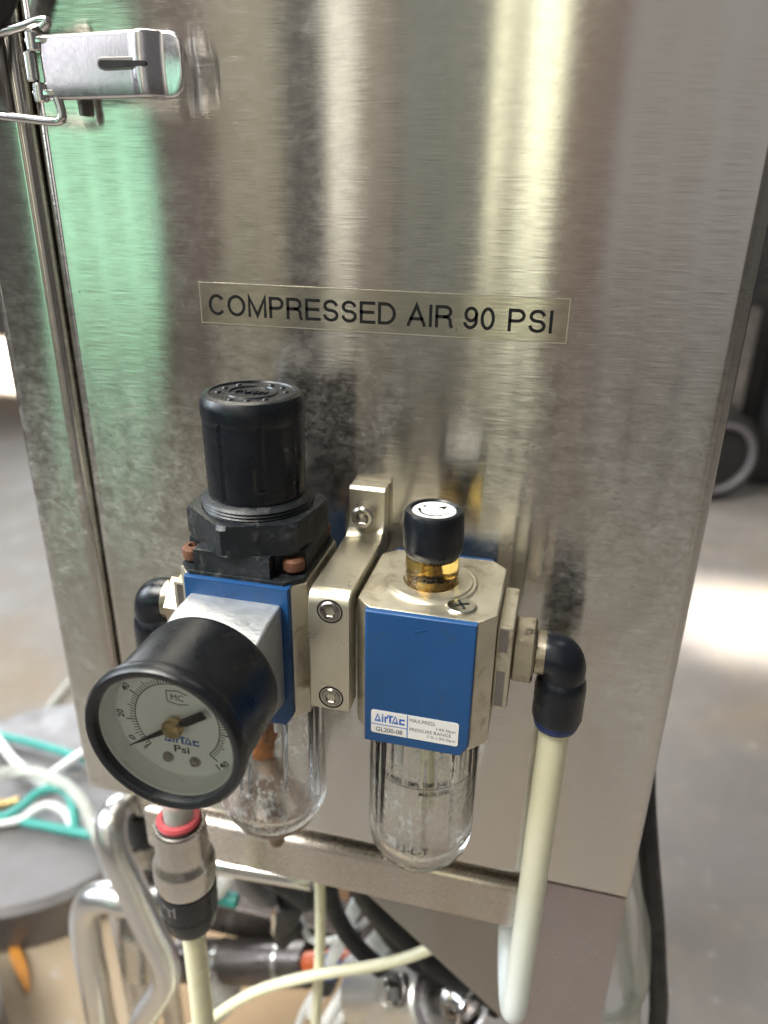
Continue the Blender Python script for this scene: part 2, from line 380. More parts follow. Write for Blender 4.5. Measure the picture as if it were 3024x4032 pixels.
def text_mesh(s, offset=0.0, extrude=0.02, spacing=1.0):
    cu = bpy.data.curves.new('t', 'FONT'); cu.body = s; cu.size = 1.0; cu.offset = offset; cu.extrude = extrude; cu.space_character = spacing
    cu.resolution_u = 4
    ob = bpy.data.objects.new('t', cu); col.objects.link(ob)
    bpy.context.view_layer.update()
    me = bpy.data.meshes.new_from_object(ob.evaluated_get(bpy.context.evaluated_depsgraph_get()))
    vs_ = [v.co.copy() for v in me.vertices]; fs = [tuple(p.vertices) for p in me.polygons]
    bpy.data.objects.remove(ob); bpy.data.curves.remove(cu); bpy.data.meshes.remove(me)
    return vs_, fs
def put_text(bm, s, x0, x1, z0, z1, y, offset=0.0, thick=0.05, rot=0.0, map_=None, spacing=1.0):
    """letters fitted into the rectangle x0..x1, z0..z1 of a plane facing -y (rot about the rectangle centre)"""
    V, F = text_mesh(s, offset, spacing=spacing)
    xa = min(v.x for v in V); xb = max(v.x for v in V); ya = min(v.y for v in V); yb = max(v.y for v in V)
    cx, cz = (x0+x1)/2, (z0+z1)/2; c, sn = math.cos(rot), math.sin(rot); vs2 = []
    for v in V:
        px = (v.x-xa)/(xb-xa)*(x1-x0)-(x1-x0)/2; pz = (v.y-ya)/(yb-ya)*(z1-z0)-(z1-z0)/2
        q = Vector((cx+px*c-pz*sn, y+(-thick if v.z > 0 else 0), cz+px*sn+pz*c))
        if map_: q = map_(q)
        vs2.append(bm.verts.new(q))
    for f in F:
        try: bm.faces.new([vs2[i] for i in f])
        except ValueError: pass
    return bm
def ell(cx, cy, rx, ry, a0, a1, n=18): return [(cx+rx*math.cos(math.radians(a0+(a1-a0)*i/n)), cy+ry*math.sin(math.radians(a0+(a1-a0)*i/n))) for i in range(n+1)]
GLYPH = {   # plain grotesque capitals as single-line strokes: (width, strokes)
    'C': (.70, [ell(.37, .5, .35, .5, 48, 312, 28)]), 'O': (.76, [ell(.38, .5, .38, .5, 0, 360, 36)]),
    'M': (.78, [[(0, 0), (0, 1), (.39, .02), (.78, 1), (.78, 0)]]),
    'P': (.58, [[(0, 0), (0, 1)]+ell(.33, .735, .25, .265, 90, -90, 14)+[(0, .47)]]),
    'R': (.64, [[(0, 0), (0, 1)]+ell(.35, .745, .25, .255, 90, -90, 14)+[(0, .49)], ell(.34, .27, .25, .22, 90, 10, 8)+[(.60, .1), (.64, 0)]]),
    'E': (.58, [[(.58, 1), (0, 1), (0, 0), (.60, 0)], [(0, .52), (.54, .52)]]),
    'S': (.60, [ell(.30, .755, .27, .245, 20, 180, 12)+ell(.30, .72, .27, .21, 190, 262, 6)+ell(.31, .27, .285, .24, 82, -10, 8)+ell(.31, .25, .285, .25, -20, -168, 12)]),
    'D': (.68, [[(0, 0), (0, 1)]+ell(.27, .5, .41, .5, 90, -90, 24)+[(0, 0)]]),
    'A': (.70, [[(0, 0), (.35, 1), (.70, 0)], [(.115, .31), (.585, .31)]]), 'I': (.0, [[(0, 0), (0, 1)]]),
    '9': (.54, [ell(.27, .68, .26, .32, 0, 360, 28), [(.53, .68)]+ell(.24, .38, .29, .38, 20, -150, 16)]),
    '0': (.54, [ell(.27, .5, .27, .5, 0, 360, 32)])}
def stroke_text(bm, s, x0, x1, z0, z1, y, wt=0.1, gap=0.27, thick=0.03):
    adv = 0; items = []
    for ch in s:
        wd, st = GLYPH[ch]; items.append((adv, st)); adv += wd+gap
    tot = adv-gap; H = z1-z0; kx = (x1-x0-wt*H)/tot; hw = wt*H/2
    for off, st in items:
        for pl in st:
            P = [Vector((x0+hw+(off+a)*kx, z0+hw+b*(H-2*hw))) for a, b in pl]; n = len(P); closed = (P[0]-P[-1]).length < 1e-6
            if closed: P = P[:-1]; n -= 1
            L, R_ = [], []
            for i in range(n):
                a = P[(i-1) % n] if (closed or i > 0) else P[i]; c = P[(i+1) % n] if (closed or i < n-1) else P[i]
                d1 = (P[i]-a); d2 = (c-P[i]); d1 = d1.normalized() if d1.length > 1e-7 else d2.normalized(); d2 = d2.normalized() if d2.length > 1e-7 else d1
                m = d1+d2; m = m.normalized() if m.length > 0.2 else d1
                nn = Vector((-m.y, m.x)); k = hw/max(0.35, nn.dot(Vector((-d1.y, d1.x))))
                e = Vector((0, 0))
                if not closed and i == 0: e = -d2*hw*0.98
                if not closed and i == n-1: e = d1*hw*0.98
                L.append(P[i]+nn*k+e); R_.append(P[i]-nn*k+e)
            for i in range(n if closed else n-1):
                k = (i+1) % n
                q = [bm.verts.new((p.x, y-thick, p.y)) for p in (L[i], L[k], R_[k], R_[i])]; bm.faces.new(q)
    return bm
def poly_flat(bm, pts, y, thick=0.05): return prism(bm, pts, 'y', y-thick, y)
def logo(bm, x0, x1, z0, z1, y, thick=0.05):
    """the maker's word mark: heavy letters A I r T A C cut from plain shapes"""
    W, H = x1-x0, z1-z0
    def P(pts): poly_flat(bm, [(x0+a*W, z0+b*H) for a, b in pts], y, thick)
    def A(o, wd):
        P([(o, 0), (o+wd*0.46, 1), (o+wd*0.62, 1), (o+wd*0.30, 0.26), (o+wd*0.22, 0)])
        P([(o+wd*0.62, 1), (o+wd, 0), (o+wd*0.80, 0), (o+wd*0.62, 0.52)])
        P([(o+wd*0.28, 0.0), (o+wd*0.36, 0.24), (o+wd*0.72, 0.24), (o+wd*0.79, 0.0)])
    A(0.0, 0.22)
    P([(0.245, 0), (0.245, 0.74), (0.30, 0.74), (0.30, 0)]); P([(0.245, 0.84), (0.245, 1), (0.30, 1), (0.30, 0.84)])
    P([(0.335, 0), (0.335, 0.76), (0.39, 0.76), (0.39, 0)]); P([(0.39, 0.52), (0.39, 0.76), (0.455, 0.76), (0.455, 0.56)])
    P([(0.42, 0.80), (0.42, 1), (0.62, 1), (0.62, 0.80)]); P([(0.49, 0), (0.49, 0.80), (0.555, 0.80), (0.555, 0)])
    A(0.575, 0.22)
    P([(0.82, 0), (0.82, 0.76), (0.875, 0.76), (0.875, 0)]); P([(0.875, 0.54), (0.875, 0.76), (1.0, 0.76), (1.0, 0.54)])
    P([(0.875, 0), (0.875, 0.22), (1.0, 0.22), (1.0, 0)])
    return bm
def socket_screw(parent, org, axis, r, h, mat='screw', hexr=None):
    """a hexagon-socket cap screw: cupped head and a recessed socket"""
    hx = hexr or r*0.48
    o = finish('screw', lathe(BM(), [(r-0.5, -h), (r, -h+0.4), (r, -0.7), (r-0.6, 0), (hx*1.12, 0)], org, axis, 32), mat, parent)
    bm = lathe(BM(), [(hx*1.12, 0), (hx, -0.25), (hx*0.98, -2.2), (0, -2.4)], org, axis, 6)
    finish('socket', bm, mat, o, smooth=False)
    return o

# ------------------------------------------------------------------ floor
bm = BM(); bmesh.ops.create_grid(bm, x_segments=2, y_segments=2, size=7000)
fl = finish('floor', bm, 'floor'); fl['kind'] = 'structure'

# ------------------------------------------------------------------ cabinet and its frame
cab = thing('steel_cabinet', 'brushed stainless steel cabinet carrying the air unit and gold label', 'cabinet', (0, 0, 448))
FR = lambda a, b: abs(a.z-b.z) > 1e-4 and min(a.y, b.y) < 1
finish('front_panel', box(BM(), -107.5, 105.2, 0, 30, 448, 1010, 5.5, 8, lambda a, b: min(a.y, b.y) < 1 and max(a.y, b.y) < 1), 'steel', cab)
finish('door_panel', box(BM(), -133.8, -108.7, 0.4, 30, 447.2, 1010, 4.5, 7, lambda a, b: min(a.y, b.y) < 1 and max(a.y, b.y) < 1 ), 'steel', cab)
finish('gasket', box(BM(), -109.6, -106.6, 7, 28, 454, 1008), 'rubber', cab)
finish('side_wall', box(BM(), -133.2, 104.6, 30.2, 330, 449, 1009, 2, 2), 'steel', cab)

fr = thing('support_stand', 'stainless steel support stand with rail, leg and corner gusset under the cabinet', 'stand', (0, 0, 0))
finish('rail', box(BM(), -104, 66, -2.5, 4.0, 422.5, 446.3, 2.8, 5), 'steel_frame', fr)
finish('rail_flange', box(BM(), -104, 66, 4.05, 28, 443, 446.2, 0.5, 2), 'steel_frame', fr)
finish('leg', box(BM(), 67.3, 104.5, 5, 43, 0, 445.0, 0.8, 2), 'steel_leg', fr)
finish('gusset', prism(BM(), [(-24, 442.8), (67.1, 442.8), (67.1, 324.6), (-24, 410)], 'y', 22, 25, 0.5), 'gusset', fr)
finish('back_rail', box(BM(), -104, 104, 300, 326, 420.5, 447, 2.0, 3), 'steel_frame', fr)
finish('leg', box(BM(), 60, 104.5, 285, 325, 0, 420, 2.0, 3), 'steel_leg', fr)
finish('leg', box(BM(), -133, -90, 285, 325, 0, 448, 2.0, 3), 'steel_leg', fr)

# ------------------------------------------------------------------ label
lb = thing('label_strip', 'gold label strip reading COMPRESSED AIR 90 PSI on the steel panel', 'label', (0, 0, 660.5))
finish('tape', box(BM(), -56.2, 57.4, -0.16, -0.01, 660.6, 673.2, 0.05, 1), 'tape', lb)
bm = BM()
for x0, x1, z0, z1 in ((-56.2, 57.4, 660.6, 660.9), (-56.2, 57.4, 672.9, 673.2), (-56.2, -55.85, 660.92, 672.88), (57.05, 57.4, 660.92, 672.88)): box(bm, x0, x1, -0.2, -0.15, z0, z1)
finish('tape_edge', bm, 'tape_edge', lb, smooth=False)
bm = BM()
for s, a, b in (('COMPRESSED', -53.4, 7.2), ('AIR', 10.6, 24.4), ('90', 27.6, 36.6), ('PSI', 40.4, 53.0)):
    stroke_text(bm, s, a, b, 663.25, 669.75, -0.165, wt=0.145)
finish('lettering', bm, 'ink', lb, smooth=False)

# ------------------------------------------------------------------ toggle latch
la = thing('toggle_latch', 'shiny plated toggle latch with slotted lever at the cabinet door seam', 'latch', (-80, 0, 730))
finish('base_plate', box(BM(), -97, -66, -1.4, -0.05, 723.5, 737.5, 0.4, 2), 'chrome', la)
bm = BM()
for z0, z1 in ((723.4, 724.8), (736.2, 737.6)): prism(bm, [(-98, -1.2), (-86, -1.2), (-88, -10), (-94, -11.5), (-98, -10)], 'z', z0, z1, 0.2)
finish('cheek', bm, 'chrome', la)
# lever: a curved channel whose end dips to the panel
def lever_y(x):
    if x < -63.5: return -13.4+(-63.5-x)*0.105
    if x < -61: return -13.4-0.7*math.sin((x+63.5)/2.5*PI/2)
    t = (x+61)/11.2
    return -14.1+3.3*min(1, t*2.2)**1.5-1.0*max(0, t-0.55)
bm = BM(); nx = 60; rows = []
for i in range(nx+1):
    x = -93.2+(43.4)*i/nx; hw = 8.0
    if x > -54.5: hw = 8.0-4.0+math.sqrt(max(0, 16-(x+54.5)**2*0.72))
    if -61.5 < x < -59.5: pass
    zc = 730.3; y = lever_y(x)
    prof = [(-hw, 2.6 if x < -61.5 else 0.9), (-hw, 0.9), (-hw+0.35, 0.25), (-hw+0.9, 0), (-hw*0.5, -0.38), (0, -0.55), (hw*0.5, -0.42), (hw-0.9, 0), (hw-0.35, 0.25), (hw, 0.9), (hw, 2.6 if x < -61.5 else 0.9)]
    rows.append([bm.verts.new((x, y+dy, zc+z)) for z, dy in prof])
for A, B in zip(rows, rows[1:]):
    for k in range(len(A)-1): bm.faces.new((A[k], A[k+1], B[k+1], B[k]))
o = finish('lever', bm, 'latch', la, angle=60)
sm = o.modifiers.new('solid', 'SOLIDIFY'); sm.thickness = 0.9*S; sm.offset = -1
# raised lip round the lever slot
bm = BM(); slot = arc(-72.3, 730.4, 1.5, 90, 270, 6)+arc(-60.6, 730.4, 1.5, -90, 90, 6)
prism(bm, slot, 'y', -14.3, -12.0, 0.25); finish('slot_lip', bm, 'darksteel', la)
bm = BM(); prism(bm, arc(-72.0, 730.2, 0.95, 90, 270, 6)+arc(-59.4, 730.2, 0.6, -90, 90, 6), 'y', -14.75, -13.4); finish('slot', bm, 'hole', la)
for z in (724.2, 736.6):
    finish('pin', cyl(BM(), (-95.2, -10.2, z-2.4), (0, 0, 1), 2.0, 4.8, 20, 0.4), 'chrome', la)
finish('roll_edge', cyl(BM(), (-96.6, -10.6, 726.8), (0, 0, 1), 1.7, 7.4, 20, 0.4), 'chrome', la)
bm = BM(); tube(bm, [(-92, -10, 739.8), (-90, -10, 741.1), (-93, -10, 741.4), (-99, -9.5, 740.3), (-108, -9, 739), (-122, -7, 738)], 1.25, 12)
finish('bail_wire', bm, 'chrome', la)
bm = BM(); tube(bm, [(-90.5, -9.5, 723), (-89.8, -9.5, 719.5), (-90.2, -9.5, 717.6), (-92.5, -9.5, 717), (-100, -9, 717.6), (-110, -8.5, 718.6), (-114, -8, 719.4), (-117, -7, 722), (-118, -6.5, 728), (-122, -7, 738)], 1.25, 12)
finish('bail_wire', bm, 'chrome', la)
bm = BM(); prism(bm, [(-88.6, -0.1), (-88.6, -3), (-87.4, -3), (-87.4, -0.1)], 'z', 719.0, 726.0, 0.2); finish('dark_bar', bm, 'darksteel', la)  # narrow dark upright bar below the lever
hk = thing('latch_catch', 'dark hooked catch plate on the door strip left of the toggle latch', 'latch catch', (-122, 0, 730))
finish('plate', box(BM(), -131, -113, -1.6, 0.3, 718, 752, 0.5, 2), 'darksteel', hk)
bm = BM(); prism(bm, [(-126, -1.5), (-119, -1.5), (-119, -4), (-122.5, -5), (-123, -9.5), (-126, -9.5)], 'z', 724, 736, 0.4); finish('hook', bm, 'darksteel', hk)
cb = tag(finish('black_cable', tube(BM(), [(-97, -7, 790), (-98.5, -7, 765), (-101, -8, 752), (-106, -9, 744), (-112, -9, 736), (-122, -7, 729), (-136, 4, 722), (-146, 40, 715), (-150, 120, 705), (-150, 330, 700)], 3.4, 14), 'rubber', origin=(-97, 0, 700)),
         'thick black cable curving past the toggle latch at the top left corner', 'cable')

# ------------------------------------------------------------------ mounting bracket
br = thing('mounting_bracket', 'champagne metal bracket between the two air units, bolted to the panel', 'bracket', (0, 0, 551))
prof = [(-47.6, 556.6), (-47.6, 592.2)]+[(y, z) for y, z in arc(-43.6, 592.2, 4.0, 180, 90, 8)]+[(-11.5, 596.2)]+[(y, z) for y, z in arc(-11.5, 602.2, 6.0, -90, 0, 8)]+[(-5.5, 611.2), (-4.6, 612.2), (-0.1, 612.2), (-0.1, 588), (-40, 588), (-40, 556.6)]
finish('arm', prism(BM(), prof, 'x', -6.0, 6.2, 0.5, 2), 'anod', br, angle=30)
for z in (590.6, 560.9):
    finish('counterbore', ring(BM(), (0.5, -47.55, z), (0, -1, 0), 3.35, 3.85, 0.12, 36), 'hole', br)
    socket_screw(br, (0.5, -48.0, z), (0, -1, 0), 3.3, 3, hexr=1.55)
socket_screw(br, (-0.3, -10.2, 603.3), (0, -1, 0), 3.7, 5, 'nickel', 1.9)

# ------------------------------------------------------------------ filter regulator
RX, RY = -28.0, -28.0
gr = thing('filter_regulator', 'blue and silver filter regulator with tall black knob and gauge in front', 'regulator', (RX, RY, 480))
def cham(x0, x1, y0, y1, c): return [(x0+c, y0), (x1-c, y0), (x1, y0+c), (x1, y1-c), (x1-c, y1), (x0+c, y1), (x0, y1-c), (x0, y0+c)]
finish('body', prism(BM(), cham(-48, -8, -46.8, -9, 4.5), 'z', 549.5, 595.8, 0.6), 'cast', gr)
def plate_blue(x0, x1, parent, front=True):
    y0, y1 = (-48.6, -40) if front else (-16, -7.6)
    b = BM(); c = 2.2
    prism(b, [(x0, 596.2), (x1, 596.2), (x1, 548+c*1.8), (x1-c, 548), (x0+c*0.4, 548), (x0, 549)], 'y', y0, y1, 0.5)
    return finish('face_plate' if front else 'back_plate', b, 'blue', parent)
plate_blue(-43.9, -11.6, gr); plate_blue(-43.9, -11.6, gr, False)
bm = BM(); poly_flat(bm, [(-31.5, 593.7), (-27.6, 592.8), (-31.3, 591.4), (-31.5, 591.8), (-29.2, 592.7), (-31.5, 593.2)], -48.6, 0.12); finish('arrow_mark', bm, 'blue', gr, smooth=False)
# bonnet: cross-shaped black cap with screw wells at the corners
bm = BM()
pl = []
x0, x1, y0, y1, k = -46.5, -9.5, -46.3, -10, 8.2
pl = [(x0+k-3, y0), (x1-k, y0), (x1-k, y0+k*0.55), (x1-k*0.5, y0+k), (x1, y0+k), (x1, y1-k), (x1-k, y1-k), (x1-k, y1), (x0+k, y1), (x0+k, y1-k), (x0, y1-k), (x0, y0+k), (x0+k-3, y0+k-2)]
prism(bm, pl, 'z', 597.2, 604.2, 0.5); finish('bonnet', bm, 'dusty', gr)
finish('bonnet_flange', prism(BM(), cham(-47.2, -8.8, -46.9, -9.6, 4.5), 'z', 595.9, 597.4, 0.3), 'dusty', gr)
for px, py in ((-12.9, -39.4), (-44.4, -40.2), (-13.0, -14.5), (-43.0, -14.5)):
    s_ = finish('screw', lathe(BM(), [(3.1, 0), (3.3, 0.6), (3.2, 3.0), (2.5, 3.8), (1.4, 3.9), (1.2, 2.6), (0, 2.5)], (px, py, 598.4), (0, 0, 1), 28), 'rust', gr)
# lock nut
bm = BM()
lathe(bm, [(17.0, 0), (20.6, 0), (21.4, 0.8), (21.4, 8.4), (20.0, 9.6), (16.8, 9.8), (16.6, 4)], (RX, RY, 603.9), (0, 0, 1), 96,
      rfun=lambda r, t, th: min(r, 18.6/max(0.2, math.cos(((th+1.72) % (PI/3))-PI/6))) if r > 18.6 else r)
finish('lock_nut', bm, 'dusty', gr, angle=22)
bm = BM(); pr_ = [(14.0, 612)]
for i in range(5): pr_ += [(16.6, 612.0+i*1.0), (16.1, 612.5+i*1.0)]
pr_ += [(15.2, 617.2), (13.6, 617.4)]
finish('thread_collar', lathe(bm, [(r, z-600) for r, z in pr_], (RX, RY, 600), (0, 0, 1), 64), 'dusty', gr, angle=60)
# knob with shallow vertical flutes
def flute(r, t, th):
    if r < 13 or t > 24 or t < 1: return r
    a = (th+0.31) % (PI/4)
    return r-0.42 if a < 0.07 else r-0.10 if a < 0.10 else r
bm = BM()
lathe(bm, [(12, 0), (14.3, 0.2), (14.5, 0.9), (14.5, 2), (14.6, 12), (14.7, 22.5), (14.75, 23.6), (15.0, 24.2), (15.05, 27.0), (14.8, 28.6), (14.0, 29.9), (12.9, 30.4), (12.2, 30.4), (11.9, 29.95), (7.5, 29.9), (7.3, 30.25), (6.6, 30.3), (6.4, 29.9), (0, 29.8)], (RX, RY, 617), (0, 0, 1), 128, rfun=flute)
kn = finish('knob', bm, 'black', gr, angle=28)
bm = BM()
for i in range(11):
    a = i*0.52+0.3
    if i % 4 == 3: continue
    c_, s_ = math.cos(a), math.sin(a); rr = 9.6
    lathe(bm, [(0.0, 0.55), (0.7, 0.45), (0.95, 0)], (RX+rr*c_, RY+rr*s_, 646.9), (0, 0, 1), 8)
put_text(bm, 'PUSH', RX-4.6, RX+4.6, -1.2, 1.2, 0, offset=0.01, thick=0.5, map_=lambda q: Vector((q.x, RY+q.z, 646.8-q.y)))
finish('embossed_marks', bm, 'black', kn)
bm = BM()
def on_knob(a0, a1, z0, z1, r=14.62):
    n = 6; A = []
    for i in range(n+1):
        a = math.radians(a0+(a1-a0)*i/n); A.append((RX+r*math.cos(a), RY+r*math.sin(a)))
    for i in range(n):
        (xa, ya), (xb, yb) = A[i], A[i+1]
        v = [bm.verts.new(p) for p in ((xa, ya, z0), (xb, yb, z0), (xb, yb, z1), (xa, ya, z1))]; bm.faces.new(v)
on_knob(-70, -67, 622, 629); on_knob(-38, -35, 622, 629); on_knob(-70, -35, 621.3, 622)
finish('lock_tab_groove', bm, 'hole', kn, smooth=False)
# gauge block
bm = BM()
prism(bm, [(-48.4, 557), (-48.4, 590.8), (-58, 590.6), (-66.5, 588.5), (-66.5, 560)], 'x', -42.4, -13.6, 1.0, 3); finish('gauge_block', bm, 'zinc', gr)
finish('block_plug', lathe(BM(), [(2.6, -1), (2.6, 0.9), (2.1, 1.2), (1.2, 1.1), (1.0, 0.3), (0, 0.3)], (-17.5, -66.3, 586.2), (0, -1, 0), 24), 'dusty', gr)
# clear bowl and what is inside
def bowl(cx, cy, ztop, zbot, R, wall, parent, mat, dome=14):
    b = BM(); pts = []
    pts += [(R, ztop), (R, zbot+dome)]
    for i in range(1, 9): a = PI/2*i/8; pts.append((R-dome*0.86*(1-math.cos(a)), zbot+dome-dome*math.sin(a)))
    pts.append((0, zbot))
    lathe(b, [(r, z-500) for r, z in pts], (cx, cy, 500), (0, 0, 1), 64)
    inn = [(R-wall, ztop)]+[(R-wall, zbot+dome+1)]
    for i in range(1, 9): a = PI/2*i/8; inn.append((R-wall-(dome-2)*0.8*(1-math.cos(a)), zbot+dome+1-(dome-3.2)*math.sin(a)))
    inn.append((0, zbot+4.2))
    lathe(b, [(r, z-500) for r, z in inn[::-1]], (cx, cy, 500), (0, 0, 1), 64)
    n0 = len(b.faces)
    lathe(b, [(R-wall, ztop-500), (R, ztop-500)], (cx, cy, 500), (0, 0, 1), 64)
    return finish('bowl', b, mat, parent, angle=50)
M['bowl_gr'] = clear('misted_filter_bowl', (0.99, 0.99, 0.98), 0.015, 1.27, bump=(488, 531, 0.3, 420))
M['bowl_gl'] = clear('misted_oil_bowl', (0.99, 0.99, 0.98), 0.015, 1.27, bump=(497, 529, 0.25, 520))
bowl(RX-0.3, RY, 549.4, 490.5, 19.2, 2.4, gr, M['bowl_gr'], 12)
finish('condensation', lathe(BM(), [(16.2, 491-500), (16.2, 528-500)], (RX-0.3, RY, 500), (0, 0, 1), 64), 'mist_gr', gr)
finish('filter_element', lathe(BM(), [(0, 0), (3, 0), (4.6, 1.5), (5, 4), (4.8, 8), (6.2, 8.6), (6.4, 11), (3.4, 12), (3.4, 30), (0, 30)], (RX-4, RY-1, 516), (0, 0, 1), 32), 'filter', gr)
finish('baffle', lathe(BM(), [(0, 0), (4.5, 0.4), (5, 1.4), (3, 2.6), (1.6, 7), (0, 7)], (RX, RY, 508), (0, 0, 1), 32), 'drain', gr)
finish('stub', cyl(BM(), (-20.6, -40, 538), (0, 0, 1), 1.1, 12, 12, 0.2), 'white', gr)
finish('rust_ring', lathe(BM(), [(8, 0), (15.0, 2.2), (15.6, 3.6), (13, 2.2), (8, 0.8)], (RX-0.3, RY, 489.0), (0, 0, 1), 48, closed=True), 'drain', gr)
finish('drain_cock', lathe(BM(), [(0, -14.5), (2.2, -14.3), (3.0, -12.5), (3.7, -6), (4.2, -1), (4.2, 3)], (RX-0.3, RY, 487.5), (0, 0, 1), 28), 'drain', gr)

# ------------------------------------------------------------------ pressure gauge
GX, GZ = -27.9, 576.0
pg = thing('pressure_gauge', 'round black pressure gauge reading zero psi, white dial facing out', 'gauge', (GX, -66, GZ))
AY = (0, -1, 0)
finish('case', lathe(BM(), [(0, 0), (18.6, 0), (20.0, 1.2), (20.3, 3), (20.3, 22.5), (20.6, 23.4), (20.7, 24.5)], (GX, -66.6, GZ), AY, 96), 'gauge', pg)
finish('bezel', lathe(BM(), [(20.4, 22.8), (21.2, 23.3), (21.5, 24.6), (21.4, 26.4), (20.6, 27.4), (19.5, 27.5), (18.7, 27.0), (18.5, 26.0), (18.5, 24.8)], (GX, -66.6, GZ), AY, 96), 'gauge', pg)
finish('dial_wall', lathe(BM(), [(18.6, 24.9), (18.0, 24.6), (17.2, 19.5), (17.0, 19.2)], (GX, -66.6, GZ), AY, 96), 'dial', pg)
DY = -86.0
finish('dial', lathe(BM(), [(0, 0), (17.4, 0), (17.4, -1)], (GX, DY, GZ), AY, 96), 'dial', pg)
bm = BM()
for i in range(0, 71):
    a = math.radians(225-270*i/70); big = i % 10 == 0; mid = i % 5 == 0
    r0 = 11.6; r1 = 14.5 if big else 13.9 if mid else 13.2; hw = 0.17 if big else 0.11
    c_, s_ = math.cos(a), math.sin(a)
    poly_flat(bm, [(GX+r0*c_-hw*s_, GZ+r0*s_+hw*c_), (GX+r1*c_-hw*s_, GZ+r1*s_+hw*c_), (GX+r1*c_+hw*s_, GZ+r1*s_-hw*c_), (GX+r0*c_+hw*s_, GZ+r0*s_-hw*c_)], DY, 0.04)
outer = [(GX+x, GZ+z) for x, z in arc(0, 0, 11.72, 225, -45, 60)]; inner = [(GX+x, GZ+z) for x, z in arc(0, 0, 11.52, 225, -45, 60)]
for i in range(60): poly_flat(bm, [outer[i], outer[i+1], inner[i+1], inner[i]], DY-0.012, 0.04)
finish('scale_marks', bm, 'ink', pg, smooth=False)
bm = BM()
for val in range(0, 141, 20):
    a = 225-270*val/140; s = str(val); wd = {1: 1.3, 2: 2.5, 3: 3.6}[len(s)]
    rr = 15.9; ar = math.radians(a); rot = a-90
    if val == 140: rot = 35; rr = 16.2; ar = math.radians(-44)
    if val == 0: rot = 75; ar = math.radians(209); rr = 15.6
    if val == 20: ar = math.radians(181); rr = 16.0
    cx, cz = GX+rr*math.cos(ar), GZ+rr*math.sin(ar)
    put_text(bm, s, cx-wd/2, cx+wd/2, cz-0.95, cz+0.95, DY, offset=0.014, thick=0.04, rot=math.radians(rot))
put_text(bm, 'Psi', GX-1.7, GX+2.6, GZ-9.6, GZ-7.4, DY, offset=0.015, thick=0.04)
put_text(bm, 'MC', GX-0.9, GX+2.6, GZ+6.9, GZ+8.7, DY, offset=0.0, thick=0.04)
hexo = [(-2.3, 7.8), (-2.0, 9.4), (1.0, 9.7), (3.7, 9.2)]; 
for a, b in (((-2.0, 6.3), (-2.0, 9.5)), ((-2.0, 9.5), (1.0, 9.9)), ((1.0, 9.9), (3.8, 9.0)), ((-2.0, 6.3), (1.2, 5.7)), ((1.2, 5.7), (3.8, 6.2))):
    d = Vector((b[0]-a[0], b[1]-a[1])).normalized()*0.12; nx_, nz_ = -d.y, d.x
    poly_flat(bm, [(GX+a[0]+nx_, GZ+a[1]+nz_), (GX+b[0]+nx_, GZ+b[1]+nz_), (GX+b[0]-nx_, GZ+b[1]-nz_), (GX+a[0]-nx_, GZ+a[1]-nz_)], DY-0.01, 0.04)
finish('numerals', bm, 'ink', pg, smooth=False)
finish('word_mark', logo(BM(), GX-4.3, GX+5.6, GZ-6.6, GZ-4.3, DY), 'ink_blue', pg, smooth=False)
for dx in (-3.6, 4.0):
    finish('dial_screw', lathe(BM(), [(1.55, 0), (1.5, 0.5), (1.0, 1.1), (0, 1.3)], (GX+dx, DY, GZ-11.6), AY, 24), 'screw', pg)
finish('zero_stop', cyl(BM(), (GX-9.6, DY, GZ-9.4), AY, 0.4, 1.0, 12, 0.1), 'screw', pg)
ang = math.radians(212.5); c_, s_ = math.cos(ang), math.sin(ang)
def along(u, v): return (GX+u*c_-v*s_, GZ+u*s_+v*c_)
bm = BM(); prism(bm, [along(15.6, 0.08), along(2.5, 0.85), along(-3, 0.75), along(-4.0, 1.15), along(-10.6, 1.15), along(-10.6, -1.15), along(-4.0, -1.15), along(-3, -0.75), along(2.5, -0.85), along(15.6, -0.08)], 'y', DY-2.2, DY-1.9)
nd = finish('needle', bm, 'ink', pg, smooth=False)
finish('hub', lathe(BM(), [(1.6, 0), (1.6, 1.6), (2.75, 1.7), (2.8, 2.9), (2.3, 3.5), (0.8, 3.7), (0.7, 3.5), (0, 3.5)], (GX, DY, GZ), AY, 32), 'brass', nd)
finish('pane', lathe(BM(), [(0, 0), (18.55, 0)], (GX, -91.6, GZ), AY, 64), 'pane', pg)

# ------------------------------------------------------------------ lubricator
LX, LY = 26.6, -28.0
gl = thing('lubricator', 'blue and silver lubricator with short black knob on amber sight dome', 'lubricator', (LX, LY, 477))
finish('body', prism(BM(), cham(7.2, 47.2, -46.8, -9, 4.5), 'z', 549.5, 593.4, 0.6), 'cast', gl)
x0, x1 = 11.0, 42.4
def lub_plate(y0, y1, nm):
    c = 2.2; b = BM()
    prism(b, [(x0, 593.2), (x1, 593.2), (x1, 548+c*1.8), (x1-c, 548), (x0, 548)], 'y', y0, y1, 0.7, 3); return finish(nm, b, 'blue', gl)
lub_plate(-48.6, -40, 'face_plate'); lub_plate(-16, -7.4, 'back_plate')
bm = BM(); poly_flat(bm, [(24.8, 590.8), (28.8, 589.7), (25.0, 588.2), (25.0, 588.6), (27.2, 589.6), (24.8, 590.3)], -48.6, 0.12); finish('arrow_mark', bm, 'blue', gl, smooth=False)
bm = BM(); prism(bm, arc(14.0, 552.5, 0.8, 180, 270, 4)+arc(38.5, 552.5, 0.8, -90, 0, 4)+arc(38.5, 559.2, 0.8, 0, 90, 4)+arc(14.0, 559.2, 0.8, 90, 180, 4), 'y', -48.72, -48.6)
stk = finish('rating_sticker', bm, 'sticker', gl, smooth=False)
bm = BM(); logo(bm, 14.2, 23.4, 556.0, 558.8, -48.72, 0.03)
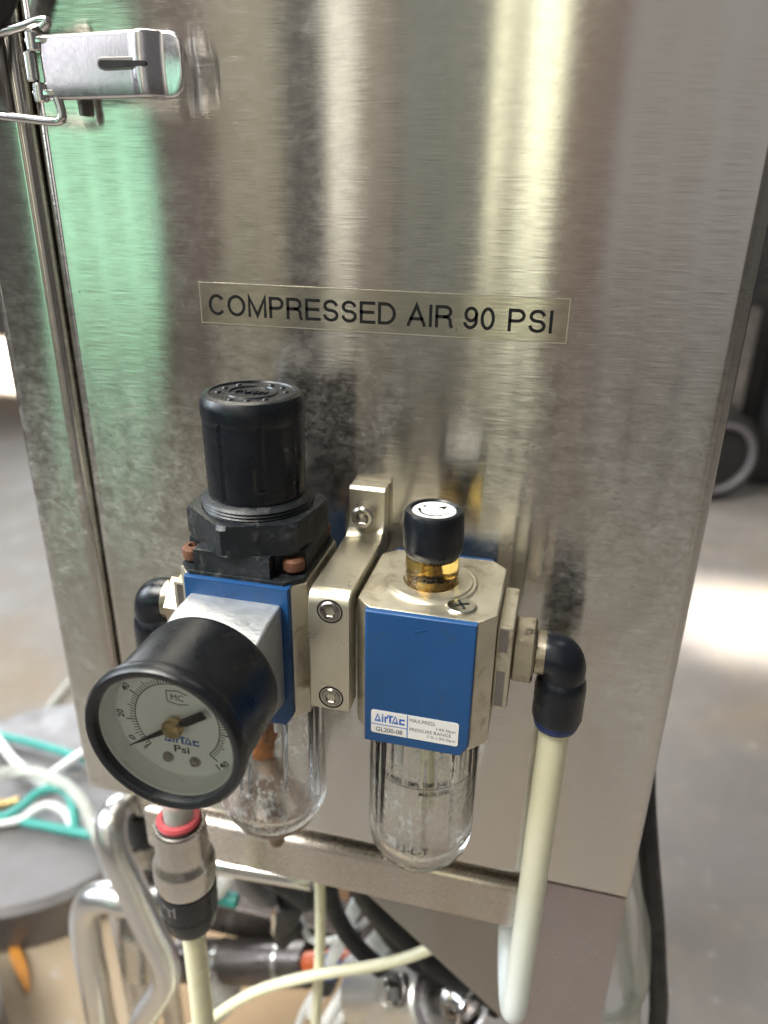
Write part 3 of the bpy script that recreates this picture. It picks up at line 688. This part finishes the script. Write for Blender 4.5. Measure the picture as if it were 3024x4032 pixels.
box(bm, 24.05, 24.35, -48.75, -48.72, 551.8, 559.9); box(bm, 13.25, 24.0, -48.75, -48.72, 554.85, 555.1)
finish('word_mark', bm, 'ink_blue', stk, smooth=False)
bm = BM()
put_text(bm, 'GL200-08', 14.7, 22.8, 552.4, 554.0, -48.72, 0.012, 0.03)
put_text(bm, 'MAX.PRESS.', 24.9, 32.6, 557.7, 559.0, -48.72, 0.0, 0.03)
put_text(bm, '145.0psi', 32.8, 38.4, 556.0, 557.2, -48.72, 0.0, 0.03)
put_text(bm, 'PRESSURE RANGE', 24.9, 37.2, 554.5, 555.7, -48.72, 0.0, 0.03)
put_text(bm, '7.0-130.0psi', 30.0, 38.5, 552.7, 553.9, -48.72, 0.0, 0.03)
finish('print', bm, 'ink_grey', stk, smooth=False)
# sight dome seat, dome, knob
finish('seat_ring', lathe(BM(), [(8.3, 0.6), (12.3, 0.8), (12.6, 0.2), (13.4, 0.3), (13.9, -0.2), (13.9, -1.5), (8.3, -1.5)], (LX-0.6, LY, 593.8), (0, 0, 1), 64, closed=True), 'cast', gl)
finish('sight_dome', lathe(BM(), [(0, 0), (7.95, 0), (8.0, 6), (7.8, 10.4), (0, 10.4)], (LX-0.6, LY, 592.8), (0, 0, 1), 48), 'amber', gl)
finish('drip_nozzle', lathe(BM(), [(0, 0), (5.2, 0), (4.6, 2.6), (2.2, 4.2), (1.6, 9.6), (0, 9.6)], (LX-0.6, LY, 593.2), (0, 0, 1), 32), 'brass', gl)
kn = finish('knob', lathe(BM(), [(0, 602.3), (6.6, 602.3), (7.9, 603.3), (8.7, 604.8), (8.95, 606.4), (8.85, 612), (8.6, 616.0), (8.0, 617.0), (7.0, 617.2), (6.6, 616.8), (6.5, 616.5), (0, 616.5)], (LX-0.6, LY, 0), (0, 0, 1), 64), 'black', gl)
finish('cap_disc', lathe(BM(), [(0, 616.75), (6.2, 616.75), (6.35, 616.5)], (LX-0.6, LY, 0), (0, 0, 1), 48), 'sticker', kn)
bm = BM(); cx, cy, zt = LX-0.6, LY, 616.76
def flat(pts): prism(bm, [(cx+a, cy+b) for a, b in pts], 'z', zt, zt+0.03)
A1 = arc(0, 0, 4.5, 195, 310, 16); A2 = arc(0, 0, 4.0, 195, 310, 16)
for i in range(16): flat([A1[i], A1[i+1], A2[i+1], A2[i]])
flat([(-5.0, -0.9), (-3.4, -1.1), (-4.4, 0.6)]); flat([(0.6, 2.4), (3.2, 3.6), (2.7, 1.2)])
flat([(-3.9, 1.9), (-2.5, 1.9), (-2.5, 2.3), (-3.9, 2.3)]); flat([(-3.4, 1.4), (-3.0, 1.4), (-3.0, 2.8), (-3.4, 2.8)])
flat([(3.6, -2.4), (4.6, -1.6), (4.5, -1.3), (3.4, -2.1)])
finish('cap_marks', bm, 'ink', kn, smooth=False)
sc_ = finish('filler_screw', lathe(BM(), [(4.35, -1), (4.35, 0.4), (3.9, 0.8), (0, 1.0)], (36.8, -40.2, 593.4), (0, 0, 1), 36), 'nickel', gl)
bm = BM()
for a in (0.5, 0.5+PI/2):
    c_, s_ = math.cos(a), math.sin(a)
    prism(bm, [(36.8+u*c_-v*s_, -40.2+u*s_+v*c_) for u, v in ((2.3, 0.38), (-2.3, 0.38), (-2.3, -0.38), (2.3, -0.38))], 'z', 593.9, 594.46)
finish('cross_slot', bm, 'hole', sc_, smooth=False)
bowl(LX-0.6, LY, 549.4, 487, 18.0, 2.6, gl, M['bowl_gl'], 13)
finish('condensation', lathe(BM(), [(14.9, 499-500), (14.9, 529-500)], (LX-0.6, LY, 500), (0, 0, 1), 64), 'mist_gl', gl)
finish('siphon_tube', tube(BM(), [(LX+0.8, LY, 549), (LX+0.8, LY, 530), (LX+1.2, LY, 515), (LX+0.9, LY, 506)], 2.4, 14), 'nylon', gl)
finish('stub', cyl(BM(), (20.6, -39.5, 534), (0, 0, 1), 1.2, 15, 12, 0.2), 'white', gl)
# print on the bowl, wrapped round it
def wrap(q):
    r = 18.06-q.y; a = (q.x-(LX-0.6))/18.0-PI/2+0.0
    return Vector((LX-0.6+r*math.cos(a), LY+r*math.sin(a), q.z))
bm = BM()
put_text(bm, 'MAX PRESS. 1.0MPa  TEMP. 5~60 C', 14.5, 38.5, 530.8, 532.8, 0, 0.02, 0.03, map_=wrap)
finish('bowl_print', bm, 'ink', gl, smooth=False); bm = BM()
put_text(bm, 'MAX.OIL LEVEL', 28, 38, 527.4, 529.0, 0, 0.02, 0.03, map_=wrap)
finish('bowl_print', bm, 'ink', gl, smooth=False); bm = BM()
put_text(bm, '13-L-T', 21.4, 32.0, 502.4, 505.2, 0, -0.006, 0.03, map_=wrap)
finish('bowl_print', bm, 'ink', gl, smooth=False)
bm = BM(); ring(bm, (LX-0.6, LY, 530.0), (0, 0, 1), 18.02, 18.08, 0.25, 64); finish('level_line', bm, 'ink', gl)

# ------------------------------------------------------------------ elbow fittings
def elbow(sgn, x_in, label, parent_cat='fitting'):
    e = thing('elbow_fitting', label, parent_cat, (sgn*x_in, -28, 574.5)); X = lambda v: sgn*v
    ax = (sgn, 0, 0); zc = 574.6
    fl_ = BM(); box(fl_, min(X(x_in), X(x_in+4.6)), max(X(x_in), X(x_in+4.6)), -40, -16, 560.8, 588.6, 0.6)
    finish('port_flange', fl_, 'cast', e)
    b = BM()
    for z0, z1 in ((580.5, 588), (562, 574)): box(b, min(X(x_in+0.8), X(x_in+3.2)), max(X(x_in+0.8), X(x_in+3.2)), -40.25, -39.7, z0, z1)
    finish('flange_slot', b, 'darksteel', e)
    finish('hex_nut', lathe(BM(), [(0, 0), (9.6, 0), (10.2, 0.6), (10.2, 5.6), (9.4, 6.3), (0, 6.3)], (X(x_in+4.7), -28, zc), ax, 6, phase=0.25), 'fitting', e, angle=25)
    finish('collar', cyl(BM(), (X(x_in+10.9), -28, zc), ax, 6.6, 3.4, 36, 0.4), 'fitting', e)
    xc = x_in+19.6
    b = BM(); tube(b, [(X(x_in+13.8), -28, zc), (X(x_in+15.5), -28, zc), (X(x_in+17.4), -28, zc-0.4), (X(x_in+18.9), -28, zc-1.9), (X(xc), -28, zc-4.4), (X(xc), -28, zc-8), (X(xc), -28, zc-10)], lambda t: 6.5+0.25*math.sin(t*PI), 32, 8)
    lathe(b, [(6.0, 3), (6.7, 2.0), (7.3, 0.5), (7.6, -1.5), (7.6, -12.5), (7.2, -13.3), (4.5, -13.3)], (X(xc), -28, zc-9), (0, 0, 1), 40)
    finish('elbow_body', b, 'black', e, angle=55)
    finish('release_ring', lathe(BM(), [(4.9, 0), (6.9, 0), (7.0, -1.0), (6.5, -2.6), (5.0, -2.8)], (X(xc), -28, zc-22.6), (0, 0, 1), 40), 'navy', e)
    return xc
ex = elbow(1, 47.3, 'black elbow push-in fitting with navy ring on the lubricator outlet')
elbow(-1, 48.1, 'black elbow push-in fitting behind the gauge on the regulator inlet')

# ------------------------------------------------------------------ air tubes at the front
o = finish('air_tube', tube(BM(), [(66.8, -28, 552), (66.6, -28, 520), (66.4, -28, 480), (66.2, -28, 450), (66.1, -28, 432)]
           + [(63.4+2.6*math.cos(a), -8.3-19.7*math.cos(a), 417.5-19*math.sin(a)) for a in [PI*i/8 for i in range(9)]] + [(60.7, 11.4, 430), (60.6, 11.4, 441)], 4.7, 28, 8), 'light_tint', origin=(66, -28, 480))
tag(o, 'thick pale air tube hanging from the right elbow and curling under the cabinet', 'tube')
KX, KY = -64.3, -35.0
o = finish('air_tube', tube(BM(), [(-67.7-0.3, -28, 551), (-68, -28.5, 530), (-66.6, -32, 508), (KX, KY, 492), (KX, KY, 474)], 5.5, 28, 10), 'hose_clear', origin=(-67, -30, 500))
tag(o, 'short clear tube running down into the red ring of the coupler', 'tube')
cp = thing('inline_coupler', 'metal push-in coupler with red release ring and black lower sleeve', 'coupler', (KX, KY, 428))
finish('release_ring', lathe(BM(), [(5.6, 2.6), (6.2, 3.1), (7.7, 2.8), (8.3, 1.8), (8.1, 0.4), (7.4, 0), (5.6, 0)], (KX, KY, 482), (0, 0, 1), 48, closed=True), 'red', cp)
finish('seal', lathe(BM(), [(5.9, 0.5), (8.5, 0.5), (8.5, -1), (5.9, -1)], (KX, KY, 481.8), (0, 0, 1), 48, closed=True), 'rubber', cp)
finish('body', lathe(BM(), [(8.4, 0.4), (9.2, 0.2), (9.8, -1.0), (10.1, -13.5), (10.5, -15.4), (11.5, -17.4), (11.9, -19), (11.9, -26), (11.3, -29.4), (8, -29.6)], (KX, KY, 481.2), (0, 0, 1), 64), 'nickel', cp)
finish('sleeve', lathe(BM(), [(8, 0), (11.2, 0), (11.5, -0.8), (11.1, -12.4), (10.8, -12.8), (10.8, -13.4), (11.0, -13.8), (10.3, -20.4), (9.0, -23), (5, -23.2)], (KX, KY, 451.4), (0, 0, 1), 64), 'black', cp)
def wrapk(q):
    r = 11.48-q.y; a = (q.x-KX)/11.4-PI/2
    return Vector((KX+r*math.cos(a), KY+r*math.sin(a), q.z))
bm = BM(); put_text(bm, 'F', KX-5.0, KX+1.0, 443.8, 449.6, 0, 0.03, 0.03, rot=math.radians(-90), map_=wrapk); put_text(bm, 'do', KX-7.4, KX-4.2, 440, 443.6, 0, 0.02, 0.03, rot=math.radians(-90), map_=wrapk)
finish('sleeve_print', bm, 'plate', cp, smooth=False)
o = finish('air_tube', tube(BM(), [(KX, KY, 432), (KX, KY, 410), (KX-0.6, KY, 370), (KX-2, KY, 310), (KX-2, KY+20, 200), (KX+10, KY+120, 60), (KX+20, KY+260, 8)], 4.7, 24, 10), 'nylon', origin=(KX, KY, 300))
tag(o, 'pale yellow air tube coming straight down out of the black coupler sleeve', 'tube')

# ------------------------------------------------------------------ pipes and fittings under the left side
o = finish('bent_pipe', tube(BM(), [(-158, 84, 330), (-157, 66, 366), (-154.5, 48, 384), (-152, 36, 386), (-148.5, 30, 374), (-143, 30, 353), (-135, 30, 319), (-129.5, 30, 301), (-127.5, 30, 287), (-131, 30, 270), (-151, 30, 225), (-165, 34, 150), (-170, 40, 8)], 8.4, 28, 10), 'pipe', origin=(-150, 30, 300))
tag(o, 'satin steel pipe bent like a knee in front of the other pipe', 'pipe')
o = finish('bent_pipe', tube(BM(), [(-120, 60, 318), (-140, 52, 316), (-157, 45, 315), (-171, 45, 313.5), (-183, 45, 306), (-190, 45, 290), (-192.5, 45, 262), (-193, 45, 230), (-194, 45, 187), (-195, 45, 2)], 9.2, 28, 10), 'pipe', origin=(-180, 45, 300))
tag(o, 'satin steel pipe arching over like an upturned U beside the round plate', 'pipe')
for k, (x, y, ztop, r, lab) in enumerate(((-193, 82, 268, 8.5, 'dull steel post directly behind the arched pipe, the thicker one'), (-207, 95, 318, 5.5, 'thin dull steel post rising behind the arched pipe beside the round plate'), (-176, 96, 250, 7.5, 'dull steel post in the shade right behind the knee-shaped pipe'))):
    o = finish('steel_post', cyl(BM(), (x, y, 0), (0, 0, 1), r, ztop, 24, 1.0), 'pipe', origin=(x, y, 0)); tag(o, lab, 'post')
vf = thing('valve_fitting', 'stacked steel and black valve fitting standing behind the coupler', 'fitting', (-160, 60, 250))
finish('stem', cyl(BM(), (-148, 60, 375), (0.02, 0, 1), 8, 22, 24, 0.5), 'nickel', vf)
finish('cap', cyl(BM(), (-150, 60, 352), (0.05, 0, 1), 10.5, 23, 28, 1.2), 'rubber', vf)
finish('hex_nut', lathe(BM(), [(0, 0), (11.6, 0), (12.6, 1), (12.6, 16), (11.6, 17), (0, 17)], (-156, 60, 334), (0.12, 0, 1), 6), 'nickel', vf, angle=25)
finish('body', lathe(BM(), [(0, 0), (11.6, 0), (12.2, 1), (12.2, 52), (11, 54), (9, 58), (0, 58)], (-163, 60, 276), (0.1, 0, 1), 32), 'darksteel', vf)
finish('tail', lathe(BM(), [(0, 0), (13, 0), (13.4, 1), (13.4, 40), (12, 42), (0, 42)], (-166, 60, 234), (0.07, 0, 1), 32), 'nickel', vf)
o = finish('teal_stub_tube', tube(BM(), [(-170, 78, 372), (-169, 76, 352), (-169, 76, 330), (-172, 80, 290)], 4.2, 14), 'teal', origin=(-157, 60, 340)); tag(o, 'short upright teal tube squeezed between pipe and valve fitting', 'tube')

# ------------------------------------------------------------------ things under the cabinet
o = finish('chrome_rod', tube(BM(), [(-112, 42, 366), (-92, 40, 368), (-54, 40, 371), (-40, 40, 372)], 5.2, 24, 4), 'chrome', origin=(-80, 40, 370)); tag(o, 'short bright chrome rod just below the frame rail', 'rod')
o = finish('black_hose', tube(BM(), [(-118, 46, 372), (-95, 46, 362), (-75, 50, 354), (-60, 56, 346)], 4.5, 16, 8), 'rubber', origin=(-90, 46, 360)); tag(o, 'black hose lying right under the chrome rod', 'hose')
bc = thing('black_plug_cluster', 'cluster of black cable plugs and elbows hanging below the rail', 'connector', (-58, 60, 350))
finish('plug_body', cyl(BM(), (-66, 62, 348), (0.9, -0.2, -0.15), 13, 25, 28, 2), 'rubber', bc)
finish('socket_mouth', lathe(BM(), [(6.5, 0), (8.0, 0.4), (8.4, -2), (4.5, -3), (0, -3)], (-57, 49, 342), (0.1, -1, 0.35), 28), 'hole', bc)
finish('elbow', tube(BM(), [(-60, 60, 345), (-58, 58, 332), (-62, 58, 316), (-68, 60, 300), (-68, 62, 288)], lambda t: 8.5-3.5*t, 18, 8), 'rubber', bc)
finish('wing', prism(BM(), [(-74, 300), (-60, 318), (-54, 306), (-66, 286)], 'y', 56, 62, 1.2), 'rubber', bc)
finish('clip', cyl(BM(), (-70.5, 57, 300), (0.05, -0.1, 1), 2.2, 20, 14, 0.5), 'chrome', bc)
finish('cable', tube(BM(), [(-52, 60, 345), (-44, 62, 356), (-36, 70, 380), (-34, 80, 430)], 4, 14), 'rubber', bc)
for r_, pts, lab in ((2.8, [(-33, 30, 430), (-32.5, 30, 387), (-33, 30, 344), (-37, 30, 273), (-42, 34, 180), (-46, 40, 6)], 'thin straight yellow tube hanging down past the black plugs'),
                     (2.9, [(-190, 30, 160), (-150, 24, 208), (-104, 24, 256), (-82, 24, 283), (-62, 24, 303), (-34, 24, 323), (0, 31, 334), (23, 34, 349), (36, 38, 362), (48, 44, 380), (56, 50, 405)], 'yellow tube arching across under the cabinet in front of the others')):
    o = finish('air_tube', tube(BM(), pts, r_, 18, 10), 'nylon', origin=pts[2]); tag(o, lab, 'tube')
for pts, r_, lab in (([(-40, 62, 400), (-38, 60, 348), (-33, 60, 322), (-23, 60, 303), (-8, 60, 288), (20, 62, 262), (50, 70, 220)], 5.0, 'leftmost of the three black hoses slanting below the gusset'),
                     ([(-26, 50, 392), (-16, 50, 361), (-6, 50, 344), (6, 50, 326), (26, 50, 310), (60, 60, 280)], 6.2, 'middle one of the three black hoses slanting below the gusset'),
                     ([(-16, 45, 372), (-6, 45, 355), (7, 45, 341), (17, 45, 332), (34, 45, 318), (70, 55, 290)], 6.0, 'black hose closest to the gusset edge, slanting down')):
    o = finish('black_hose', tube(BM(), pts, r_, 16, 8), 'rubber', origin=pts[2]); tag(o, lab, 'hose', 'black hoses below the gusset')
for pts, r_, m_, lab in (([(-44, 96, 410), (-40, 92, 350), (-30, 90, 318), (-12, 88, 290), (16, 88, 262)], 3.2, 'rubber', 'thin black cable behind the milky tubes under the rail'),
                         ([(-20, 100, 400), (-30, 98, 330), (-34, 96, 290), (-30, 96, 230), (-26, 96, 120)], 3.0, 'rubber', 'thin black cable dropping straight behind the orange tee'),
                         ([(-84, 72, 352), (-92, 66, 332), (-84, 66, 318), (-76, 70, 312)], 6.0, 'plate', 'pale grey conduit bend hanging left of the black plugs')):
    o = finish('cable', tube(BM(), pts, r_, 14, 8), m_, origin=pts[1]); tag(o, lab, 'cable')
for pts, r_, lab in (([(-13, 80, 360), (-20, 80, 335), (-27, 80, 312), (-37, 80, 277), (-45, 80, 250), (-60, 84, 190)], 4.0, 'milky white tube slanting down to the blue-collared orange tee'),
                     ([(0, 84, 330), (-12, 80, 292), (-24, 80, 260), (-49, 80, 190), (-70, 90, 120)], 4.2, 'milky white tube at the bottom edge, left one of the slanting pair'),
                     ([(6, 84, 322), (-6, 80, 285), (-17, 80, 254), (-41, 80, 193), (-60, 90, 120)], 4.2, 'milky white tube at the bottom edge, right one of the slanting pair'),
                     ([(10, 92, 330), (-4, 88, 300), (-30, 86, 256), (-62, 86, 200), (-80, 90, 130)], 2.6, 'thin milky tube running beside the slanting pair at the bottom edge'),
                     ([(-60, 70, 300), (-50, 64, 292), (-30, 66, 300), (-14, 72, 320), (-8, 80, 350)], 2.0, 'thin milky tube sagging between the black plugs and the hoses'),
                     ([(-9, 62, 372), (-3, 58, 348), (4, 56, 338), (14, 60, 322)], 2.6, 'thin white tube peeping out between the black hoses under the rail')):
    o = finish('milky_tube', tube(BM(), pts, r_, 16, 8), 'nylon_w', origin=pts[1]); tag(o, lab, 'tube', 'milky tubes under the cabinet')
ot = thing('orange_tee', 'orange push-in tee with a blue collar on a slanting white tube', 'fitting', (-46, 90, 238))
finish('tee_body', cyl(BM(), (-66, 91, 229), (0.92, 0, 0.40), 6.8, 38, 28, 1.2), 'orange', ot)
finish('collar', lathe(BM(), [(4.4, 0), (7.2, 0), (7.4, 5), (6.6, 7), (4.4, 7)], (-46.5, 80, 245), (0.28, 0, 1), 28, closed=True), 'bluering', ot)
finish('branch', cyl(BM(), (-50, 82, 224), (0.28, 0, 1), 7.0, 21, 24, 1), 'rubber', ot)
ac = thing('air_cylinder', 'dull brown steel air cylinder lying level behind the yellow tubes', 'cylinder', (-100, 104, 195))
finish('barrel', cyl(BM(), (-175, 110, 168), (0.93, -0.05, 0.36), 15, 116, 40, 1.5), 'cylinder', ac)
for t in (40, 92): finish('band', cyl(BM(), (-175+0.93*t, 110-0.05*t, 168+0.36*t), (0.93, -0.05, 0.36), 15.6, 4, 40, 0.6), 'nickel', ac)
finish('end_flange', cyl(BM(), (-134, 92, 172), (0.88, -0.35, 0.3), 19, 5, 40, 1), 'nickel', ac)
o = finish('shelf_bar', box(BM(), -190, 70, 122, 150, 190, 221, 2, 3), 'cylinder', origin=(-60, 130, 200)); tag(o, 'grey steel cross bar running level behind the hoses', 'bar')
o = finish('teal_stub_tube', tube(BM(), [(-132, 76, 296), (-116, 75, 295), (-103, 75, 295)], 4.6, 16, 4), 'teal', origin=(-110, 75, 295)); tag(o, 'short level teal tube end poking out right of the black sleeve', 'tube')
o = finish('pale_rod', tube(BM(), [(-104, 76, 324), (-107, 75, 317), (-115, 75, 300), (-120, 75, 290)], 5.0, 16, 4), 'nylon_w', origin=(-110, 75, 310)); tag(o, 'short pale rod slanting just above the level teal tube end', 'rod')
o = finish('cardboard_sheet', box(BM(), -250, -20, 140, 420, 3, 7, 1, 1), 'board', origin=(-190, 270, 0)); tag(o, 'tan cardboard sheet lying on the floor under the cabinet', 'cardboard')
# motor housing with bolts and a flanged side port
mh = thing('pump_housing', 'bright aluminium pump housing with hex bolt and flanged port below the gusset', 'pump', (22, 30, 300))
ax = Vector((0.62, -0.35, 0.70)).normalized()
finish('barrel', lathe(BM(), [(0, -70), (17, -70), (18, -68), (18.4, -1.5), (17, 0), (11.5, 0), (10.8, -2.0), (7, -2), (6.5, -6), (0, -6)], (34, 13, 346), ax, 56), 'alu', mh)
finish('face_ring', lathe(BM(), [(13.2, 0.1), (17.0, 0.1), (17.0, 0.5), (13.2, 0.5)], (34, 13, 346), ax, 48, closed=True), 'darksteel', mh)
bx = Vector((-0.80, -0.45, 0.40)).normalized()
finish('bolt', lathe(BM(), [(0, 0.8), (4.2, 0.8), (4.6, 0.2), (4.6, -1.6)], (5.5, 6, 353), bx, 28), 'alu', mh)
finish('bolt', lathe(BM(), [(0, -1.2), (5.6, -1.2), (5.8, -1.8), (5.8, -7.4), (5.2, -8)], (5.5, 6, 353), bx, 6), 'chrome', mh, angle=25)
finish('bolt_boss', lathe(BM(), [(6.8, -8), (7.4, -8.6), (7.4, -20), (0, -20)], (5.5, 6, 353), bx, 28), 'darksteel', mh)
finish('port_flange', lathe(BM(), [(5.2, -16), (6.6, -16), (6.6, -4), (9.5, -3), (11.0, -1.2), (11.0, 0), (9.8, 0.5), (8.2, -0.6), (7.6, -4), (0, -5)], (50, 8, 352), (0.80, -0.55, 0.22), 40), 'chrome', mh)
finish('clamp_ring', ring(BM(), (39, 15, 347), (0.80, -0.55, 0.22), 6.7, 9.5, 3, 32), 'chrome', mh)
finish('foot_bracket', prism(BM(), [(2, 341), (8, 336), (6, 300), (-6, 300), (-2, 326)], 'y', 8, 11, 0.6), 'alu', mh)
finish('tie_rod', tube(BM(), [(37, 2, 338), (46, 2, 342)], 1.2, 10, 0), 'chrome', mh)
mh.location = Vector((17.2, 64.2, 245.2))*S; mh.scale = (1.137, 1.137, 1.137)
o = finish('hanging_strip', tube(BM(), [(66.4, -3, 398), (67, -3, 385), (67.5, -4, 340), (68, -4, 6)], 1.5, 12, 6), 'hose_clear', origin=(67, -3, 340)); tag(o, 'thin clear tube hanging straight down below the curled air tube', 'tube')

# ------------------------------------------------------------------ hoses on the right
o = finish('black_hose', tube(BM(), [(112, 66, 470), (115, 62, 448), (119, 60, 427), (124, 60, 403), (130.5, 60, 373), (136.5, 60, 341), (143.5, 60, 298), (150, 62, 200), (155, 70, 8)], lambda t: 4.8, 18, 10), 'rubber', origin=(130, 60, 400)); tag(o, 'black hose dropping past the right side of the steel leg', 'hose')
o = finish('clear_hose', tube(BM(), [(112, 70, 420), (119, 64, 398), (126, 60, 377), (130, 60, 352), (131, 60, 326), (127, 60, 302), (118, 62, 292), (106, 70, 300)], 4.2, 16, 10), 'hose_clear', origin=(125, 60, 350)); tag(o, 'pale looped hose bulging out between the steel leg and black hose', 'hose')
o = finish('clear_hose', tube(BM(), [(108, 74, 404), (113, 70, 380), (118, 66, 352), (124, 64, 326), (131, 62, 296), (134, 62, 240), (136, 64, 8)], 4.6, 16, 10), 'hose_clear', origin=(118, 68, 350)); tag(o, 'clear hose crossing inside the pale loop beside the steel leg', 'hose')

# ------------------------------------------------------------------ floor things at the left
rp = thing('round_plate', 'heavy round grey steel plate on the floor with coiled tubes on top', 'plate', (-480, 330, 0))
finish('disc', lathe(BM(), [(0, 0), (161, 0), (164, 2), (164, 48), (160, 52), (157, 55), (0, 55)], (-480, 330, 0), (0, 0, 1), 96), 'plate', rp)
rd = thing('steel_drum_edge', 'rounded bright steel rim cut off by the bottom left corner', 'drum', (-436, 42, 0))
finish('drum', lathe(BM(), [(0, 0), (103, 0), (105, 4), (105, 56), (107, 60), (104, 62), (98, 60), (0, 58)], (-436, 42, 0), (0, 0, 1), 80), 'plate', rd)
for nm, pts, r_, m_, lab in (
    ('teal_tube', [(-700, 380, 30), (-597, 388, 62), (-582, 388, 64), (-523, 386, 64), (-461, 379, 64), (-380, 366, 64), (-300, 350, 30)], 4.8, 'teal', 'straight teal tube running across the floor behind the round plate'),
    ('teal_tube', [(-520, 262, 62), (-485, 273, 66), (-467, 287, 75), (-459, 303, 80), (-445, 312, 82), (-427, 311, 80), (-409, 295, 75), (-398, 280, 62)], 5.0, 'teal', 'teal tube bent in a hairpin arch on the round plate'),
    ('teal_tube', [(-560, 272, 62), (-490, 277, 62), (-455, 278, 62), (-418, 279, 62), (-380, 281, 62), (-345, 290, 62), (-300, 310, 8)], 4.8, 'teal', 'straight teal tube along the front of the hairpin on the round plate'),
    ('milky_tube', [(-610, 410, 50), (-578, 381, 66), (-530, 352, 66), (-482, 332, 66), (-465, 322, 64)], 5.0, 'nylon_w', 'white tube slanting down toward the coil from the left edge'),
    ('milky_tube', [(-486, 328, 64), (-476, 338, 66), (-470, 358, 66), (-458, 374, 72), (-440, 398, 74)], 5.0, 'nylon_w', 'white tube end pointing up beside the cabinet edge above the coil'),
    ('clear_hose', [(-570, 290, 70), (-512, 311, 88), (-486, 320, 90), (-455, 318, 90), (-423, 310, 90), (-394, 295, 86), (-370, 276, 75), (-350, 262, 62)], 6.4, 'hose_clear', 'large clear hose arching over the teal hairpin on the round plate'),
    ('milky_tube', [(-500, 262, 62), (-465, 278, 64), (-456, 290, 68), (-443, 299, 70), (-422, 297, 66), (-405, 285, 62)], 4.6, 'nylon_w', 'pale tube curled inside the teal hairpin arch'),
    ('clear_hose', [(-619, 600, 6), (-619, 558, 6), (-604, 456, 6), (-600, 440, 6)], 5.5, 'hose_clear', 'straight clear tube on the floor above the straight teal tube')):
    o = finish(nm, tube(BM(), pts, r_, 16, 10), m_, origin=pts[1]); tag(o, lab, 'tube' if 'tube' in nm else 'hose')
o = finish('brass_fitting', lathe(BM(), [(0, 0), (5, 0), (6, 1), (6, 8), (4.5, 9), (4.5, 18), (6, 19), (6, 24), (0, 24)], (-505, 288, 64), (0.86, 0.5, 0), 20), 'brass', origin=(-490, 296, 64)); tag(o, 'small brass fitting lying among the tubes on the round plate', 'fitting')
def leaf(name, pts, wmax, mat, label):
    b = BM(); P = spline(pts, 8); n = len(P); L, R_, C_ = [], [], []
    for i, p in enumerate(P):
        t = (P[min(i+1, n-1)]-P[max(i-1, 0)]).normalized(); s = t.cross(Vector((0, 0, 1))).normalized()
        ww = wmax*math.sin(PI*min(1, (i+0.3)/(n-0.4)))**0.7
        C_.append(b.verts.new(p)); L.append(b.verts.new(p+s*ww+Vector((0, 0, 2.2)))); R_.append(b.verts.new(p-s*ww+Vector((0, 0, 1.6))))
    for i in range(n-1):
        b.faces.new((L[i], C_[i], C_[i+1], L[i+1])); b.faces.new((C_[i], R_[i], R_[i+1], C_[i+1]))
    o = finish(name, b, mat, origin=pts[1]); s_ = o.modifiers.new('solid', 'SOLIDIFY'); s_.thickness = 0.5*S
    return tag(o, label, 'leaf')
leaf('dry_leaf', [(-416, 192, 3), (-408, 181, 5), (-395, 170, 7), (-380, 159, 5), (-366, 147, 3)], 5.6, 'leafy', 'curled orange dry leaf on the floor below the round plate')
leaf('dry_leaf', [(-590, 476, 4), (-577, 484, 6), (-560, 498, 4)], 9, 'brass', 'small yellow dry leaf on the floor beside the cabinet edge')

# ------------------------------------------------------------------ things behind on the right
wh = thing('trolley_wheel', 'grey wheel standing on the floor behind the right cabinet edge', 'wheel', (450, 1650, 0))
WA = (0.35, -0.94, 0)
finish('tyre', lathe(BM(), [(92+20*math.cos(a), 20*math.sin(a)) for a in [2*PI*i/14 for i in range(14)]], (450, 1650, 113), WA, 56, closed=True), 'machine', wh)
finish('rim', lathe(BM(), [(84+9*math.cos(a), -14+9*math.sin(a)) for a in [2*PI*i/10 for i in range(10)]], (450, 1650, 113), (-WA[0], -WA[1], 0), 56, closed=True), 'tyre', wh)
finish('hub', lathe(BM(), [(0, 14), (18, 14), (24, 10), (70, 4), (76, -4), (0, -6)], (450, 1650, 113), WA, 40), 'machine', wh)
dm = thing('dark_machine', 'dark machine standing in shadow behind the wheel at the right edge', 'machine', (900, 2050, 0))
finish('cabinet', box(BM(), 420, 1500, 1790, 2500, 90, 1250, 8, 2), 'machine', dm)
finish('base', box(BM(), 430, 1490, 1800, 2490, 0, 88, 4, 2), 'machine', dm)
finish('front_box', box(BM(), 545, 760, 1640, 1785, 170, 420, 8, 3), 'rubber', dm)
finish('grey_post', box(BM(), 470, 500, 1720, 1780, 90, 460, 4, 2), 'darksteel', dm)
